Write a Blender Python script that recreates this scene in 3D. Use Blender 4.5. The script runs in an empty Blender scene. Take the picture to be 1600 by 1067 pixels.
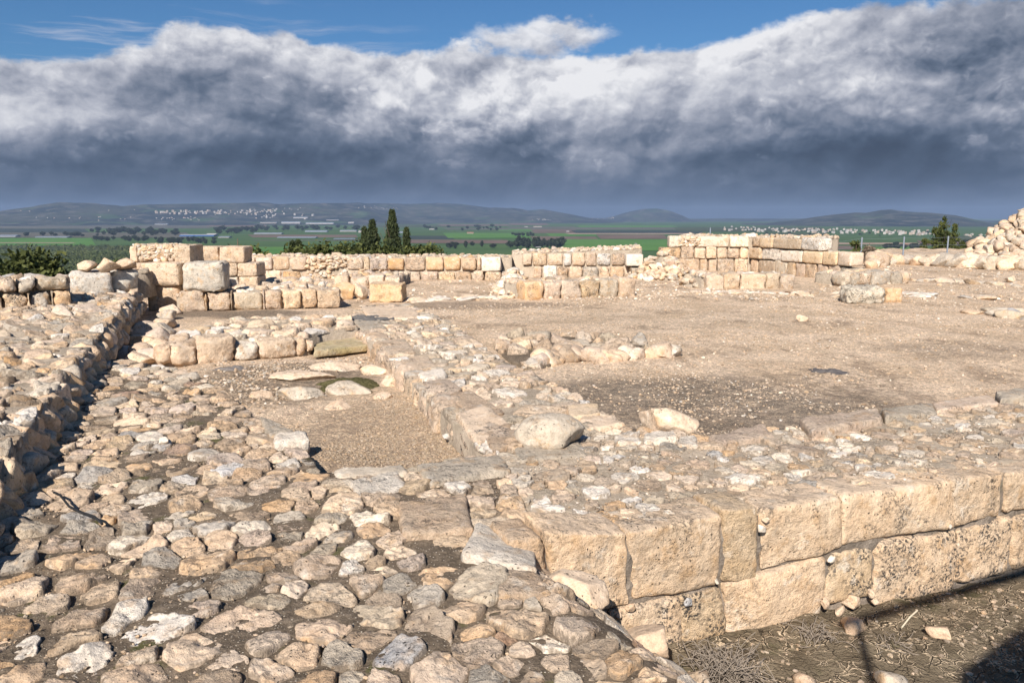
import bpy, bmesh, math, random
import numpy as np
from mathutils import Vector
R = math.radians
rng = np.random.default_rng(7); random.seed(7)
sc = bpy.context.scene
COL = sc.collection

# ------------------------------------------------------------------ camera
F_PX, PITCH, CAMZ = 1244.0, R(8.93), 1.6
cam = bpy.data.objects.new('camera', bpy.data.cameras.new('camera')); COL.objects.link(cam)
cam.data.sensor_width = 36; cam.data.lens = 36 * F_PX / 1600
cam.location = (0, 0, CAMZ); cam.rotation_euler = (math.pi/2 - PITCH, 0, 0)
cam.data.clip_start = 0.05; cam.data.clip_end = 60000
sc.camera = cam
sc.view_settings.view_transform = 'Standard'; sc.view_settings.look = 'None'
sc.view_settings.exposure = 0.68; sc.view_settings.gamma = 1
SUN_AZ, SUN_EL = R(16), R(38)          # sun behind the camera, a little to the left
to_sun = Vector((-math.sin(SUN_AZ)*math.cos(SUN_EL), -math.cos(SUN_AZ)*math.cos(SUN_EL), math.sin(SUN_EL)))
sl = bpy.data.lights.new('sun', 'SUN'); sl.energy = 4.9; sl.angle = R(0.5); sl.color = (1, .93, .855)
sun = bpy.data.objects.new('sun', sl); COL.objects.link(sun)
sun.rotation_euler = to_sun.to_track_quat('Z', 'Y').to_euler()

# ------------------------------------------------------------------ node helpers
class NT:
    def __init__(s, tree): s.t = tree; s.n = tree.nodes; s.l = tree.links
    def new(s, typ, ins=None, **kw):
        n = s.n.new(typ)
        for k, v in kw.items(): setattr(n, k, v)
        for k, v in (ins or {}).items(): s.put(n.inputs[k], v)
        return n
    def put(s, sock, v):
        if isinstance(v, bpy.types.NodeSocket): s.l.new(v, sock)
        elif isinstance(v, bpy.types.Node): s.l.new(v.outputs[0], sock)
        else:
            if isinstance(v, tuple) and len(v) == 3 and sock.type == 'RGBA': v = v + (1,)
            sock.default_value = v
    def m(s, op, a, b=0.0, c=0.0, clamp=False):
        n = s.n.new('ShaderNodeMath'); n.operation = op; n.use_clamp = clamp
        s.put(n.inputs[0], a); s.put(n.inputs[1], b); s.put(n.inputs[2], c); return n.outputs[0]
    def vm(s, op, a, b=(0, 0, 0)):
        n = s.n.new('ShaderNodeVectorMath'); n.operation = op; s.put(n.inputs[0], a); s.put(n.inputs[1], b); return n.outputs[0]
    def scale(s, a, k):
        n = s.n.new('ShaderNodeVectorMath'); n.operation = 'SCALE'; s.put(n.inputs[0], a); s.put(n.inputs['Scale'], k); return n.outputs[0]
    def mix(s, f, a, b, blend='MIX'):
        n = s.n.new('ShaderNodeMix'); n.data_type = 'RGBA'; n.blend_type = blend; n.clamp_factor = True
        s.put(n.inputs[0], f); s.put(n.inputs[6], a); s.put(n.inputs[7], b); return n.outputs[2]
    def noise(s, vec, scale, detail=4, rough=.55, lac=2.0, dist=0.0):
        n = s.new('ShaderNodeTexNoise', {'Scale': scale, 'Detail': detail, 'Roughness': rough, 'Lacunarity': lac, 'Distortion': dist})
        if vec is not None: s.put(n.inputs['Vector'], vec)
        return n.outputs[0]
    def voro(s, vec, scale, feature='F1', detail=0, rnd=1.0, out=0):
        n = s.n.new('ShaderNodeTexVoronoi'); n.feature = feature
        s.put(n.inputs['Vector'], vec); s.put(n.inputs['Scale'], scale); s.put(n.inputs['Randomness'], rnd)
        if 'Detail' in n.inputs and feature != 'DISTANCE_TO_EDGE': s.put(n.inputs['Detail'], detail)
        return n.outputs[out]
    def ss(s, x, lo, hi, a=0.0, b=1.0):
        n = s.n.new('ShaderNodeMapRange'); n.interpolation_type = 'SMOOTHSTEP'; n.clamp = True
        s.put(n.inputs[0], x); s.put(n.inputs[1], lo); s.put(n.inputs[2], hi); s.put(n.inputs[3], a); s.put(n.inputs[4], b); return n.outputs[0]
    def ramp(s, x, stops, interp='LINEAR'):
        n = s.n.new('ShaderNodeValToRGB'); e = n.color_ramp.elements; n.color_ramp.interpolation = interp
        while len(e) < len(stops): e.new(.5)
        for q, (p, c) in zip(e, stops): q.position = p; q.color = tuple(c) + (1,)
        s.put(n.inputs[0], x); return n.outputs[0]
    def bump(s, h, dist, strength=1.0, normal=None):
        n = s.new('ShaderNodeBump', {'Height': h, 'Distance': dist, 'Strength': strength})
        if normal is not None: s.put(n.inputs['Normal'], normal)
        return n.outputs[0]
def material(name):
    m = bpy.data.materials.new(name); m.use_nodes = True; m.node_tree.nodes.clear(); return m, NT(m.node_tree)
def finish(T, color, rough=.9, normal=None, spec=.25, metallic=0.0):
    p = T.new('ShaderNodeBsdfPrincipled', {'Base Color': color, 'Roughness': rough, 'Specular IOR Level': spec, 'Metallic': metallic})
    if normal is not None: T.put(p.inputs['Normal'], normal)
    o = T.new('ShaderNodeOutputMaterial'); T.l.new(p.outputs[0], o.inputs[0])
def s2l(*c): return tuple(((v/255)/12.92 if v/255 <= .04045 else ((v/255+.055)/1.055)**2.4) for v in c)

# ------------------------------------------------------------------ sky
w = bpy.data.worlds.new('World'); sc.world = w; w.use_nodes = True; w.node_tree.nodes.clear()
T = NT(w.node_tree)
sky = T.new('ShaderNodeTexSky', sky_type='NISHITA'); sky.sun_disc = False
sky.sun_elevation = SUN_EL; sky.sun_rotation = math.pi + SUN_AZ; sky.air_density = 1.0; sky.dust_density = .3; sky.ozone_density = 2.0
tc = T.new('ShaderNodeTexCoord').outputs['Generated']
sp = T.new('ShaderNodeSeparateXYZ', {0: tc})
AZ = T.m('ARCTAN2', sp.outputs[0], sp.outputs[1]); EL = T.m('ARCSINE', sp.outputs[2])
def azel(px, py):
    d = np.array([(px-800)/F_PX, 0, 0]) + np.array([0, math.cos(PITCH), -math.sin(PITCH)]) - (py-533.5)/F_PX*np.array([0, math.sin(PITCH), math.cos(PITCH)])
    return math.atan2(d[0], d[1]), math.asin(d[2]/np.linalg.norm(d))
cvec = T.new('ShaderNodeCombineXYZ', {0: AZ, 1: T.m('MULTIPLY', EL, 1.6), 2: 0.3}).outputs[0]
warp = T.new('ShaderNodeTexNoise', {'Vector': cvec, 'Scale': 5.0, 'Detail': 4.0}).outputs[1]
cw = T.vm('ADD', cvec, T.scale(T.vm('SUBTRACT', warp, (.5, .5, .5)), .06))
# cloud bank outline
top_px = [(-300,106),(0,97),(90,86),(200,62),(330,50),(430,46),(500,60),(600,70),(720,74),(780,66),(830,66),(900,84),(940,88),(1000,76),(1100,66),(1150,52),(1190,38),(1300,18),(1420,4),(1600,-12),(1900,-30)]
fc = T.n.new('ShaderNodeFloatCurve'); cmap = fc.mapping.curves[0]
pts = [(azel(x, y)[0], azel(x, y)[1]) for x, y in top_px]
def nx(a): return min(1, max(0, (a+.9)/1.8))
while len(cmap.points) < len(pts): cmap.points.new(.5, .5)
for p, (a, e) in zip(cmap.points, pts): p.location = (nx(a), e/.4); p.handle_type = 'AUTO'
fc.mapping.update()
T.put(fc.inputs['Value'], T.m('MULTIPLY_ADD', AZ, 1/1.8, .5))
topel = T.m('MULTIPLY', fc.outputs[0], .4)
edge_n = T.noise(cw, 9, 10, .62)
edge2 = T.noise(cw, 3.2, 4, .5)
dtop = T.m('ADD', T.m('SUBTRACT', topel, EL), T.m('ADD', T.m('MULTIPLY', T.m('SUBTRACT', edge_n, .5), .075), T.m('MULTIPLY', T.m('SUBTRACT', edge2, .5), .02)))
mask = T.ss(dtop, -.002, .010)
def blob(px, py, rx, ry, src=None):
    a, e = azel(px, py)
    v = T.vm('SUBTRACT', T.new('ShaderNodeCombineXYZ', {0: AZ, 1: EL, 2: 0}).outputs[0] if src is None else src, (a, e, 0))
    v = T.vm('DIVIDE', v, (rx/F_PX, ry/F_PX, 1))
    n = T.n.new('ShaderNodeVectorMath'); n.operation = 'LENGTH'; T.put(n.inputs[0], v)
    return n.outputs['Value']
wv = T.new('ShaderNodeTexNoise', {'Vector': cvec, 'Scale': 14.0, 'Detail': 7.0, 'Roughness': .6}).outputs[1]
plain = T.vm('ADD', T.new('ShaderNodeCombineXYZ', {0: AZ, 1: EL, 2: 0}).outputs[0], T.vm('MULTIPLY', T.vm('SUBTRACT', wv, (.5, .5, .5)), (.10, .075, 0)))
def soft(px, py, rx, ry, hard=.25): return T.ss(blob(px, py, rx, ry, plain), 1+hard, 1-hard)
# the plume poking out of the bank, middle
plume = T.m('MULTIPLY', T.m('MAXIMUM', soft(872, 54, 56, 14, .6), soft(815, 66, 60, 20, .6)), .95)
mask = T.m('MAXIMUM', mask, plume)
# billow field and its sunlit side
c13 = T.new('ShaderNodeCombineXYZ', {0: AZ, 1: T.m('MULTIPLY', EL, 1.25), 2: 0.7}).outputs[0]
def puff(v, sc_): return T.m('SUBTRACT', .75, T.new('ShaderNodeTexVoronoi', {'Vector': v, 'Scale': sc_, 'Detail': 3.0, 'Roughness': .5}).outputs[0])
wp2 = T.vm('ADD', c13, T.scale(T.vm('SUBTRACT', T.new('ShaderNodeTexNoise', {'Vector': c13, 'Scale': 12.0, 'Detail': 7.0, 'Roughness': .6}).outputs[1], (.5, .5, .5)), .05))
def billow(v): return T.m('ADD', T.m('MULTIPLY', puff(v, 9), .85), T.m('MULTIPLY', T.noise(v, 5, 7, .5), .7))
b0 = billow(wp2); b1 = billow(T.vm('ADD', wp2, (-.008, .016, 0)))
relief = T.m('SUBTRACT', b0, b1)
fine0 = T.noise(wp2, 26, 6, .6); fine1 = T.noise(T.vm('ADD', wp2, (-.003, .006, 0)), 26, 6, .6); frel = T.m('SUBTRACT', fine0, fine1)
big = T.noise(T.vm('MULTIPLY', cw, (1, 1.5, 1)), 3.0, 7, .5)
streak = T.noise(T.vm('MULTIPLY', cw, (1, 5.5, 1)), 3.2, 6, .5)
hgt = T.m('DIVIDE', T.m('ADD', EL, T.m('MULTIPLY', T.m('SUBTRACT', edge2, .5), .03)), T.m('MAXIMUM', topel, .05))
B = T.ramp(hgt, [(0, (.27,)*3), (.2, (.25,)*3), (.32, (.28,)*3), (.45, (.45,)*3), (.58, (.61,)*3), (.78, (.71,)*3), (1, (.76,)*3)])
B = T.m('ADD', B, T.m('MULTIPLY', T.m('SUBTRACT', big, .5), T.ss(hgt, .1, .6, .45, 1.2)))
B = T.m('ADD', B, T.m('MULTIPLY', T.m('SUBTRACT', streak, .5), .30))
B = T.m('ADD', B, T.m('MULTIPLY', relief, T.ss(hgt, .12, .55, .35, .62)))
B = T.m('ADD', B, T.m('MULTIPLY', frel, T.ss(hgt, .2, .6, .2, .55)))
for px, py, rx, ry, k in [(622,138,52,28,.62),(700,155,40,16,.3),(885,136,60,20,.58),(470,62,120,16,.10),(820,168,130,14,.18),(60,180,80,34,.22),(620,190,120,16,.12),(1585,228,75,20,.36),(1400,165,70,34,.12),
                          (930,258,50,16,.14),(1120,195,50,20,.12),(1010,90,110,24,.08),(1250,60,140,26,.06),(950,285,40,8,.08),(1150,290,20,5,.10),(350,75,110,22,.06),
                          (340,130,120,30,-.20),(240,95,60,14,-.10),(400,92,90,16,-.10),(250,250,260,24,-.05),(60,110,80,22,-.14),(1570,70,90,50,-.16),(1330,235,200,22,-.08),(700,250,200,20,-.06),(520,150,40,20,-.12)]:
    B = T.m('ADD', B, T.m('MULTIPLY', T.m('MULTIPLY', soft(px, py, rx, ry, .75 if abs(k) < .28 else .3), T.ss(b0, .35, 1.0, .35, 1.4) if k > .2 else 1.0), k))
# crisp cumulus heads standing in front of the grey sheet
wp3 = T.vm('ADD', c13, T.scale(T.vm('SUBTRACT', T.new('ShaderNodeTexNoise', {'Vector': c13, 'Scale': 7.0, 'Detail': 4.0, 'Roughness': .5}).outputs[1], (.5, .5, .5)), .07))
def heads(sh, off, sc_):
    v = T.vm('ADD', wp3, (off+sh[0], off*.37+sh[1], off)); f = T.noise(v, sc_*.55, 1, .5)
    for o_, am in ((1.3, .26), (2.7, .17), (5.5, .11), (11.5, .07), (23, .045)):
        f = T.m('ADD', f, T.m('MULTIPLY', T.m('ABSOLUTE', T.m('MULTIPLY_ADD', T.noise(v, sc_*o_, 0), 2, -1)), am))
    return f
for off, sc_, lo_, hi_, th_, amp in ((3.1, 5.0, .28, .92, .66, 1.9), (8.7, 8.0, .20, .80, .70, 1.5)):
    f0 = heads((0, 0), off, sc_); f1 = heads((-.008, .015), off, sc_)
    reg = T.m('MULTIPLY', T.ss(hgt, lo_, lo_+.2), T.ss(hgt, hi_+.12, hi_-.1)); mk_ = T.m('MULTIPLY', T.m('MULTIPLY', T.ss(f0, th_, th_+.06), reg), .85)
    bb = T.m('ADD', T.m('ADD', T.m('MULTIPLY', B, .75), .16), T.m('MULTIPLY', T.m('SUBTRACT', f0, f1), amp))
    mm = T.n.new('ShaderNodeMix'); mm.data_type = 'FLOAT'; T.put(mm.inputs[0], mk_); T.put(mm.inputs[2], B); T.put(mm.inputs[3], bb); B = mm.outputs[0]
ccol = T.ramp(B, [(0, s2l(58,70,88)), (.16, s2l(73,87,107)), (.34, s2l(100,112,132)), (.54, s2l(140,147,163)), (.74, s2l(185,188,199)), (1.0, s2l(238,238,241))])
# rain veil near the horizon
veil = T.ss(EL, .07, -.01, 0, .6)
ccol = T.mix(veil, ccol, T.mix(T.noise(T.vm('MULTIPLY', cvec, (1, .3, 1)), 5, 3), s2l(82,99,124), s2l(104,121,146)))
# thin high streaks, left
cir = T.m('MULTIPLY', T.ss(T.noise(T.vm('MULTIPLY', cw, (1, 8, 1)), 4.5, 6, .6), .46, .70), T.m('MULTIPLY', soft(130, 60, 360, 55, .6), .8))
EXPO = 2**-.66
bg1 = T.new('ShaderNodeBackground', {0: T.mix(1.0, sky.outputs[0], (.45, .76, 1.05), 'MULTIPLY'), 1: .05})
bg2 = T.new('ShaderNodeBackground', {0: ccol, 1: EXPO})
bg3 = T.new('ShaderNodeBackground', {0: s2l(200,205,220), 1: EXPO})
m1 = T.new('ShaderNodeMixShader', {0: cir, 1: bg1.outputs[0], 2: bg3.outputs[0]})
front = T.ss(sp.outputs[1], .0, .3)
m2 = T.new('ShaderNodeMixShader', {0: T.m('MULTIPLY', mask, front), 1: m1.outputs[0], 2: bg2.outputs[0]})
wo = T.new('ShaderNodeOutputWorld'); T.l.new(m2.outputs[0], wo.inputs[0])

# ------------------------------------------------------------------ projection helpers (photo pixel -> real plane)
CF = np.array([0, math.cos(PITCH), -math.sin(PITCH)]); CU = np.array([0, math.sin(PITCH), math.cos(PITCH)])
def ray(px, py): return np.array([(px-800)/F_PX, 0, 0]) + CF - (py-533.5)/F_PX*CU
def P(px, py, z=0.0):
    d = ray(px, py); t = (z-CAMZ)/d[2]; return np.array([d[0]*t, d[1]*t])
def PD(px, py, y):
    d = ray(px, py); t = y/d[1]; return np.array([d[0]*t, y, CAMZ+d[2]*t])
def proj(p):
    q = np.asarray(p, float) - np.array([0, 0, CAMZ]); f = q@CF; return 800+F_PX*q[..., 0]/f, 533.5-F_PX*(q@CU)/f, f

# ------------------------------------------------------------------ numpy noise
def _h(i, j, k, s):
    n = (i*374761393 + j*668265263 + k*2147483647 + s*1274126177) & 0xffffffff
    n = ((n ^ (n >> 13))*1274126177) & 0xffffffff; n = (n ^ (n >> 16)) & 0xffffffff
    return n/2147483647.5 - 1
def vnoise(p, s=0):
    p = np.asarray(p, float); i = np.floor(p).astype(np.int64); f = p-i; f = f*f*f*(f*(f*6-15)+10)
    r = 0
    for a in (0, 1):
        for b in (0, 1):
            for c in (0, 1):
                wgt = (f[..., 0] if a else 1-f[..., 0])*(f[..., 1] if b else 1-f[..., 1])*(f[..., 2] if c else 1-f[..., 2])
                r = r + wgt*_h(i[..., 0]+a, i[..., 1]+b, i[..., 2]+c, s)
    return r
def fbm(p, sc_, octv=4, s=0, g=.5):
    p = np.asarray(p, float)*sc_; a = 1; r = 0
    for o in range(octv): r = r + a*vnoise(p+o*17.3, s+o); p = p*2.03; a *= g
    return r
def xy0(x, y): return np.stack([x, y, np.zeros_like(x)], -1)
def sstep(x, a, b): t = np.clip((x-a)/(b-a), 0, 1); return t*t*(3-2*t)

# ------------------------------------------------------------------ mesh helpers
class Acc:
    def __init__(s): s.V = []; s.Q = []; s.Tr = []; s.C = []; s.Rm = []; s.n = 0
    def add(s, V, Q=None, Tr=None, tint=(.5, .4, .3), var=0.0, rim=None):
        V = np.asarray(V, float).reshape(-1, 3)
        if Q is not None and len(Q): s.Q.append(np.asarray(Q)+s.n)
        if Tr is not None and len(Tr): s.Tr.append(np.asarray(Tr)+s.n)
        c = np.ones((len(V), 4)); c[:, :3] = np.asarray(tint); c[:, 3] = var
        s.V.append(V); s.C.append(c); s.Rm.append(np.zeros(len(V)) if rim is None else rim); s.n += len(V); return s
    def build(s, name, mat, parent=None, smooth=True):
        V = np.concatenate(s.V); C = np.concatenate(s.C)
        Q = np.concatenate(s.Q) if s.Q else np.zeros((0, 4), int); Tr = np.concatenate(s.Tr) if s.Tr else np.zeros((0, 3), int)
        me = bpy.data.meshes.new(name); me.vertices.add(len(V))
        origin = V.mean(0); origin[2] = V[:, 2].min()
        if parent is not None: origin = np.array(parent.location)
        me.vertices.foreach_set('co', (V-origin).astype(np.float32).ravel())
        me.loops.add(Q.size+Tr.size); me.loops.foreach_set('vertex_index', np.concatenate([Q.ravel(), Tr.ravel()]).astype(np.int32))
        me.polygons.add(len(Q)+len(Tr))
        me.polygons.foreach_set('loop_start', np.concatenate([np.arange(len(Q))*4, Q.size+np.arange(len(Tr))*3]).astype(np.int32))
        me.update(calc_edges=True); me.validate()
        me.polygons.foreach_set('use_smooth', np.full(len(me.polygons), smooth))
        at = me.attributes.new('tint', 'FLOAT_COLOR', 'POINT')
        if len(me.vertices) == len(C): at.data.foreach_set('color', C.astype(np.float32).ravel())
        if any(x.any() for x in s.Rm): me.attributes.new('rim', 'FLOAT', 'POINT').data.foreach_set('value', np.concatenate(s.Rm).astype(np.float32))
        me.materials.append(mat)
        o = bpy.data.objects.new(name, me); COL.objects.link(o)
        if parent is not None: o.parent = parent
        else: o.location = origin
        return o
def tag(o, label=None, cat=None, group=None, kind=None):
    for k, v in (('label', label), ('category', cat), ('group', group), ('kind', kind)):
        if v: o[k] = v
    return o
def thing(name, label, cat, loc, group=None):
    o = bpy.data.objects.new(name, None); COL.objects.link(o); o.location = (float(loc[0]), float(loc[1]), float(loc[2]) if len(loc) > 2 else 0.0)
    return tag(o, label, cat, group)

def ico(sub):
    bm = bmesh.new(); bmesh.ops.create_icosphere(bm, subdivisions=sub, radius=1)
    V = np.array([v.co[:] for v in bm.verts]); Fc = np.array([[v.index for v in f.verts] for f in bm.faces]); bm.free(); return V, Fc
ICO = {k: ico(k) for k in (1, 2, 3, 4)}
PAL = {'earth': (.36,.28,.20), 'cream': (.64,.50,.375), 'tan': (.54,.405,.295), 'orange': (.57,.385,.235), 'grey': (.44,.385,.315), 'white': (.72,.65,.56), 'brown': (.33,.25,.18),
       'red': (.38,.25,.18), 'yellow': (.60,.47,.335), 'rose': (.55,.43,.34), 'dark': (.20,.18,.16), 'blue': (.42,.41,.40)}
def pick(names, wts=None):
    k = names[rng.choice(len(names), p=(np.array(wts)/sum(wts)) if wts else None)]
    wm = rng.uniform(-.05, .05); return np.clip(np.array(PAL[k])*rng.uniform(.82, 1.12)*np.array([1+wm, 1, 1-wm*1.6]), .03, .86)
def mixpick(): return pick(['cream','tan','orange','grey','white','brown','yellow','rose','red','blue'], [24,22,6,20,12,4,10,9,1.5,2])

def rotm(rz, rx=0, ry=0):
    c, s = math.cos(rz), math.sin(rz); A = np.array([[c, -s, 0], [s, c, 0], [0, 0, 1]])
    c, s = math.cos(rx), math.sin(rx); B_ = np.array([[1, 0, 0], [0, c, -s], [0, s, c]])
    c, s = math.cos(ry), math.sin(ry); D = np.array([[c, 0, s], [0, 1, 0], [-s, 0, c]]); return A@B_@D
def rock(acc, c, size, rz=None, sub=3, tint=None, cuts=9, rough=.05, tilt=.25, var=0.0, seed=None, lo=.55):
    """angular boulder: sphere cut by random planes, roughened"""
    V, Fc = ICO[sub]; V = V.copy(); s0 = int(rng.integers(1, 9999)) if seed is None else seed
    for _ in range(cuts+5):
        n = rng.normal(size=3); n /= np.linalg.norm(n); d = rng.uniform(lo-.08, .80)
        e = V@n - d; V = V - np.outer(np.maximum(e, 0)*.97, n)
    V = V/np.abs(V).max(0)
    V = V*(1+rough*1.3*fbm(V+s0, 1.6, 3, s0)[:, None]) + (rough*.6*fbm(V+s0, 5, 3, s0)[:, None]*V if sub > 2 else 0)
    V = V*(np.asarray(size)/2)
    V = V@rotm(rng.uniform(0, 6.28) if rz is None else rz, rng.uniform(-tilt, tilt), rng.uniform(-tilt, tilt)).T + np.asarray(c)
    acc.add(V, Tr=Fc, tint=mixpick() if tint is None else tint, var=var)
def rounded_hex(corners, n=(14, 10, 8), r=.03, rough=.006, tint=(.6, .5, .35), var=0.0, bulge=.01, acc=None, wob=.5):
    """8 corners: front TL TR BR BL, back TL TR BR BL -> worn block"""
    c = np.asarray(corners, float); sx = np.linalg.norm(c[1]-c[0]); sz = np.linalg.norm(c[0]-c[3]); sy = np.linalg.norm(c[4]-c[0])
    S = np.array([sx, sy, sz]); h = S/2; r = min(r, h.min()*.8)
    pts_, quads = [], []; off = 0
    for ax in range(3):
        a1, a2 = [(1, 2), (2, 0), (0, 1)][ax]
        for sg in (-1, 1):
            t1 = np.sin(np.linspace(-1, 1, n[a1]+1)*math.pi/2); t2 = np.sin(np.linspace(-1, 1, n[a2]+1)*math.pi/2)
            g1, g2 = np.meshgrid(t1, t2, indexing='ij'); p = np.zeros(g1.shape+(3,)); p[..., ax] = sg; p[..., a1] = g1; p[..., a2] = g2
            m1_, m2_ = g1.shape; idx = np.arange(m1_*m2_).reshape(m1_, m2_)+off
            q = np.stack([idx[:-1, :-1], idx[1:, :-1], idx[1:, 1:], idx[:-1, 1:]], -1).reshape(-1, 4)
            if sg < 0: q = q[:, ::-1]
            pts_.append(p.reshape(-1, 3)); quads.append(q); off += m1_*m2_
    p = np.concatenate(pts_)*h; q = np.concatenate(quads)
    key = np.round(p*1e5).astype(np.int64); _, first, inv = np.unique(key, axis=0, return_index=True, return_inverse=True); inv = inv.ravel()
    p = p[first]; q = inv[q]
    seed = int(rng.integers(1, 99999)); off3 = rng.uniform(0, 50, 3)
    rr = r*(1+.6*fbm(p+off3, 5/max(S.max(), .2), 2, seed))[:, None]
    rr = np.clip(rr, r*.35, h.min()*.9)
    inner = np.clip(p, -(h-rr), h-rr); dlt = p-inner; L = np.linalg.norm(dlt, axis=1, keepdims=True); nrm = dlt/np.maximum(L, 1e-9)
    pr = inner + nrm*np.minimum(L, rr)
    pill = (1-(pr[:, 0]/h[0])**2)*(1-(pr[:, 2]/h[2])**2)
    pr[:, 1] += np.where(pr[:, 1] < 0, -bulge*pill, 0)
    disp = rough*(1.0*fbm(pr+off3, 7, 3, seed)+.7*fbm(pr+off3, 26, 2, seed+5)) + wob*.02*min(1, S.min()*3)*fbm(pr+off3, 2.6, 2, seed+9)
    pr = pr + nrm*disp[:, None]
    u = (pr[:, 0]/S[0]+.5)[:, None]; v = (pr[:, 1]/S[1]+.5)[:, None]; ww = (pr[:, 2]/S[2]+.5)[:, None]
    FTL, FTR, FBR, FBL, KTL, KTR, KBR, KBL = c
    fr = (FBL*(1-u)+FBR*u)*(1-ww)+(FTL*(1-u)+FTR*u)*ww; bk = (KBL*(1-u)+KBR*u)*(1-ww)+(KTL*(1-u)+KTR*u)*ww
    W = fr*(1-v)+bk*v
    acc = acc or Acc(); acc.add(W, Q=q, tint=tint, var=var); return acc
def block_quad(A, B, quad, depth, z=True, **kw):
    """block from 4 photo-plane corners on the vertical plane A-B"""
    A = np.asarray(A[:2], float); B = np.asarray(B[:2], float); u = (B-A)/np.linalg.norm(B-A); n = np.array([u[1], -u[0]])
    pts_ = []
    for px, py in quad:
        d = ray(px, py); t = (A@n)/(d[:2]@n); pts_.append(np.array([d[0]*t, d[1]*t, CAMZ+d[2]*t]))
    back = [p - np.array([n[0], n[1], 0])*depth for p in pts_]
    return rounded_hex(pts_+back, **kw)
def wallblocks(parent, A, B, z0, z1, joints, depth=.35, mat=None, cols=None, n=(8, 6, 5), r=.03, rough=.006, gap=.014, hvar=.03, name='ashlar_block', proud=.035, zfun=None):
    """one course of blocks along A-B; joints = photo x of the vertical joints (or None = automatic)"""
    A = np.asarray(A[:2], float); B = np.asarray(B[:2], float); L = np.linalg.norm(B-A); u = (B-A)/L; nn = np.array([u[1], -u[0]]); mat0 = mat
    if joints is None:
        js = [0]
        while js[-1] < L-.3: js.append(js[-1]+rng.uniform(.34, .62))
        js[-1] = L
        pairs = list(zip(js[:-1], js[1:]))
    else:
        def U(px):
            d = ray(px, 430)[:2]; t = (A@nn)/(d@nn); return (d*t-A)@u
        pairs = []
        for j in range(len(joints)-1):
            if joints[j] is None or joints[j+1] is None: continue
            pairs.append((U(joints[j]), U(joints[j+1])))
    for i, (a, b) in enumerate(pairs):
        pr = rng.uniform(-proud, proud); zt = z1+rng.uniform(-hvar, hvar); zb = z0
        if zfun: zt += zfun((a+b)/2/L); zb += zfun((a+b)/2/L)
        f = []
        for (s_, zz) in ((a+gap, zt), (b-gap, zt), (b-gap, zb+gap), (a+gap, zb+gap)):
            q = A+u*s_+nn*pr+nn*rng.uniform(-.008, .008); f.append(np.array([q[0], q[1], zz+rng.uniform(-.008, .008)]))
        bk = [p-np.array([nn[0], nn[1], 0])*depth for p in f]
        tint = pick(cols[0], cols[1]) if cols else mixpick()
        if rng.random() < .45: mat = rng.choice([M_LICH, M_LICH, M_FACE])
        else: mat = mat0
        rounded_hex(f+bk, n=n, r=r*rng.uniform(.8, 1.9), rough=rough*1.8, tint=tint, var=rng.uniform(0, 1)).build(name, mat, parent)

def inpoly(x, y, poly):
    poly = np.asarray(poly); r = np.zeros(np.shape(x), bool); j = len(poly)-1
    for i in range(len(poly)):
        xi, yi = poly[i][:2]; xj, yj = poly[j][:2]
        c = ((yi > y) != (yj > y)) & (x < (xj-xi)*(y-yi)/((yj-yi) if yj != yi else 1e-12)+xi)
        r ^= c; j = i
    return r
def polydist(x, y, poly):
    poly = np.asarray(poly, float)[:, :2]; best = np.full(np.shape(x), 1e9); bx = np.zeros_like(x); by = np.zeros_like(x)
    for i in range(len(poly)):
        a = poly[i]; b = poly[(i+1) % len(poly)]; ab = b-a; t = np.clip(((x-a[0])*ab[0]+(y-a[1])*ab[1])/max(ab@ab, 1e-9), 0, 1)
        qx = a[0]+ab[0]*t; qy = a[1]+ab[1]*t; d = np.hypot(x-qx, y-qy); k = d < best
        best = np.where(k, d, best); bx = np.where(k, qx, bx); by = np.where(k, qy, by)
    return best, bx, by
def bed(poly, zfun, bottom, step=.06, noise=.012, tint=(.5, .4, .3)):
    """the mortar and earth core of a wall: top sheet following zfun and a skirt down"""
    poly = np.asarray(poly, float)[:, :2]; lo = poly.min(0)-step; hi = poly.max(0)+step
    xs = np.arange(lo[0], hi[0], step); ys = np.arange(lo[1], hi[1], step); X, Y = np.meshgrid(xs, ys, indexing='ij')
    cx = X[:-1, :-1]+step/2; cy = Y[:-1, :-1]+step/2; ins = inpoly(cx, cy, poly)
    vid = np.full(X.shape, -1); use = np.zeros(X.shape, bool)
    use[:-1, :-1] |= ins; use[1:, :-1] |= ins; use[1:, 1:] |= ins; use[:-1, 1:] |= ins
    allin = np.ones(X.shape, int)*0; cnt = np.zeros(X.shape, int)
    cnt[:-1, :-1] += ins; cnt[1:, :-1] += ins; cnt[1:, 1:] += ins; cnt[:-1, 1:] += ins
    border = use & (cnt < 4); _, bx, by = polydist(X[border], Y[border], poly); X = X.copy(); Y = Y.copy(); X[border] = bx; Y[border] = by
    vid[use] = np.arange(use.sum()); x = X[use]; y = Y[use]; z = zfun(x, y)+noise*fbm(xy0(x, y), 6, 3, 3)-.006
    i, j = np.nonzero(ins); q = np.stack([vid[i, j], vid[i+1, j], vid[i+1, j+1], vid[i, j+1]], -1)
    V = np.stack([x, y, z], -1); edges = {}
    for f in q:
        for k in range(4):
            a, b = int(f[k]), int(f[(k+1) % 4])
            if (b, a) in edges: del edges[(b, a)]
            else: edges[(a, b)] = 1
    bv = {}; Vb = []; sq = []
    for (a, b) in edges:
        for t in (a, b):
            if t not in bv: bv[t] = len(V)+len(Vb); Vb.append([V[t][0], V[t][1], bottom])
        sq.append([b, a, bv[a], bv[b]])
    return Acc().add(np.concatenate([V, np.array(Vb)]), Q=np.concatenate([q, np.array(sq)]), tint=tint)

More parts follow.
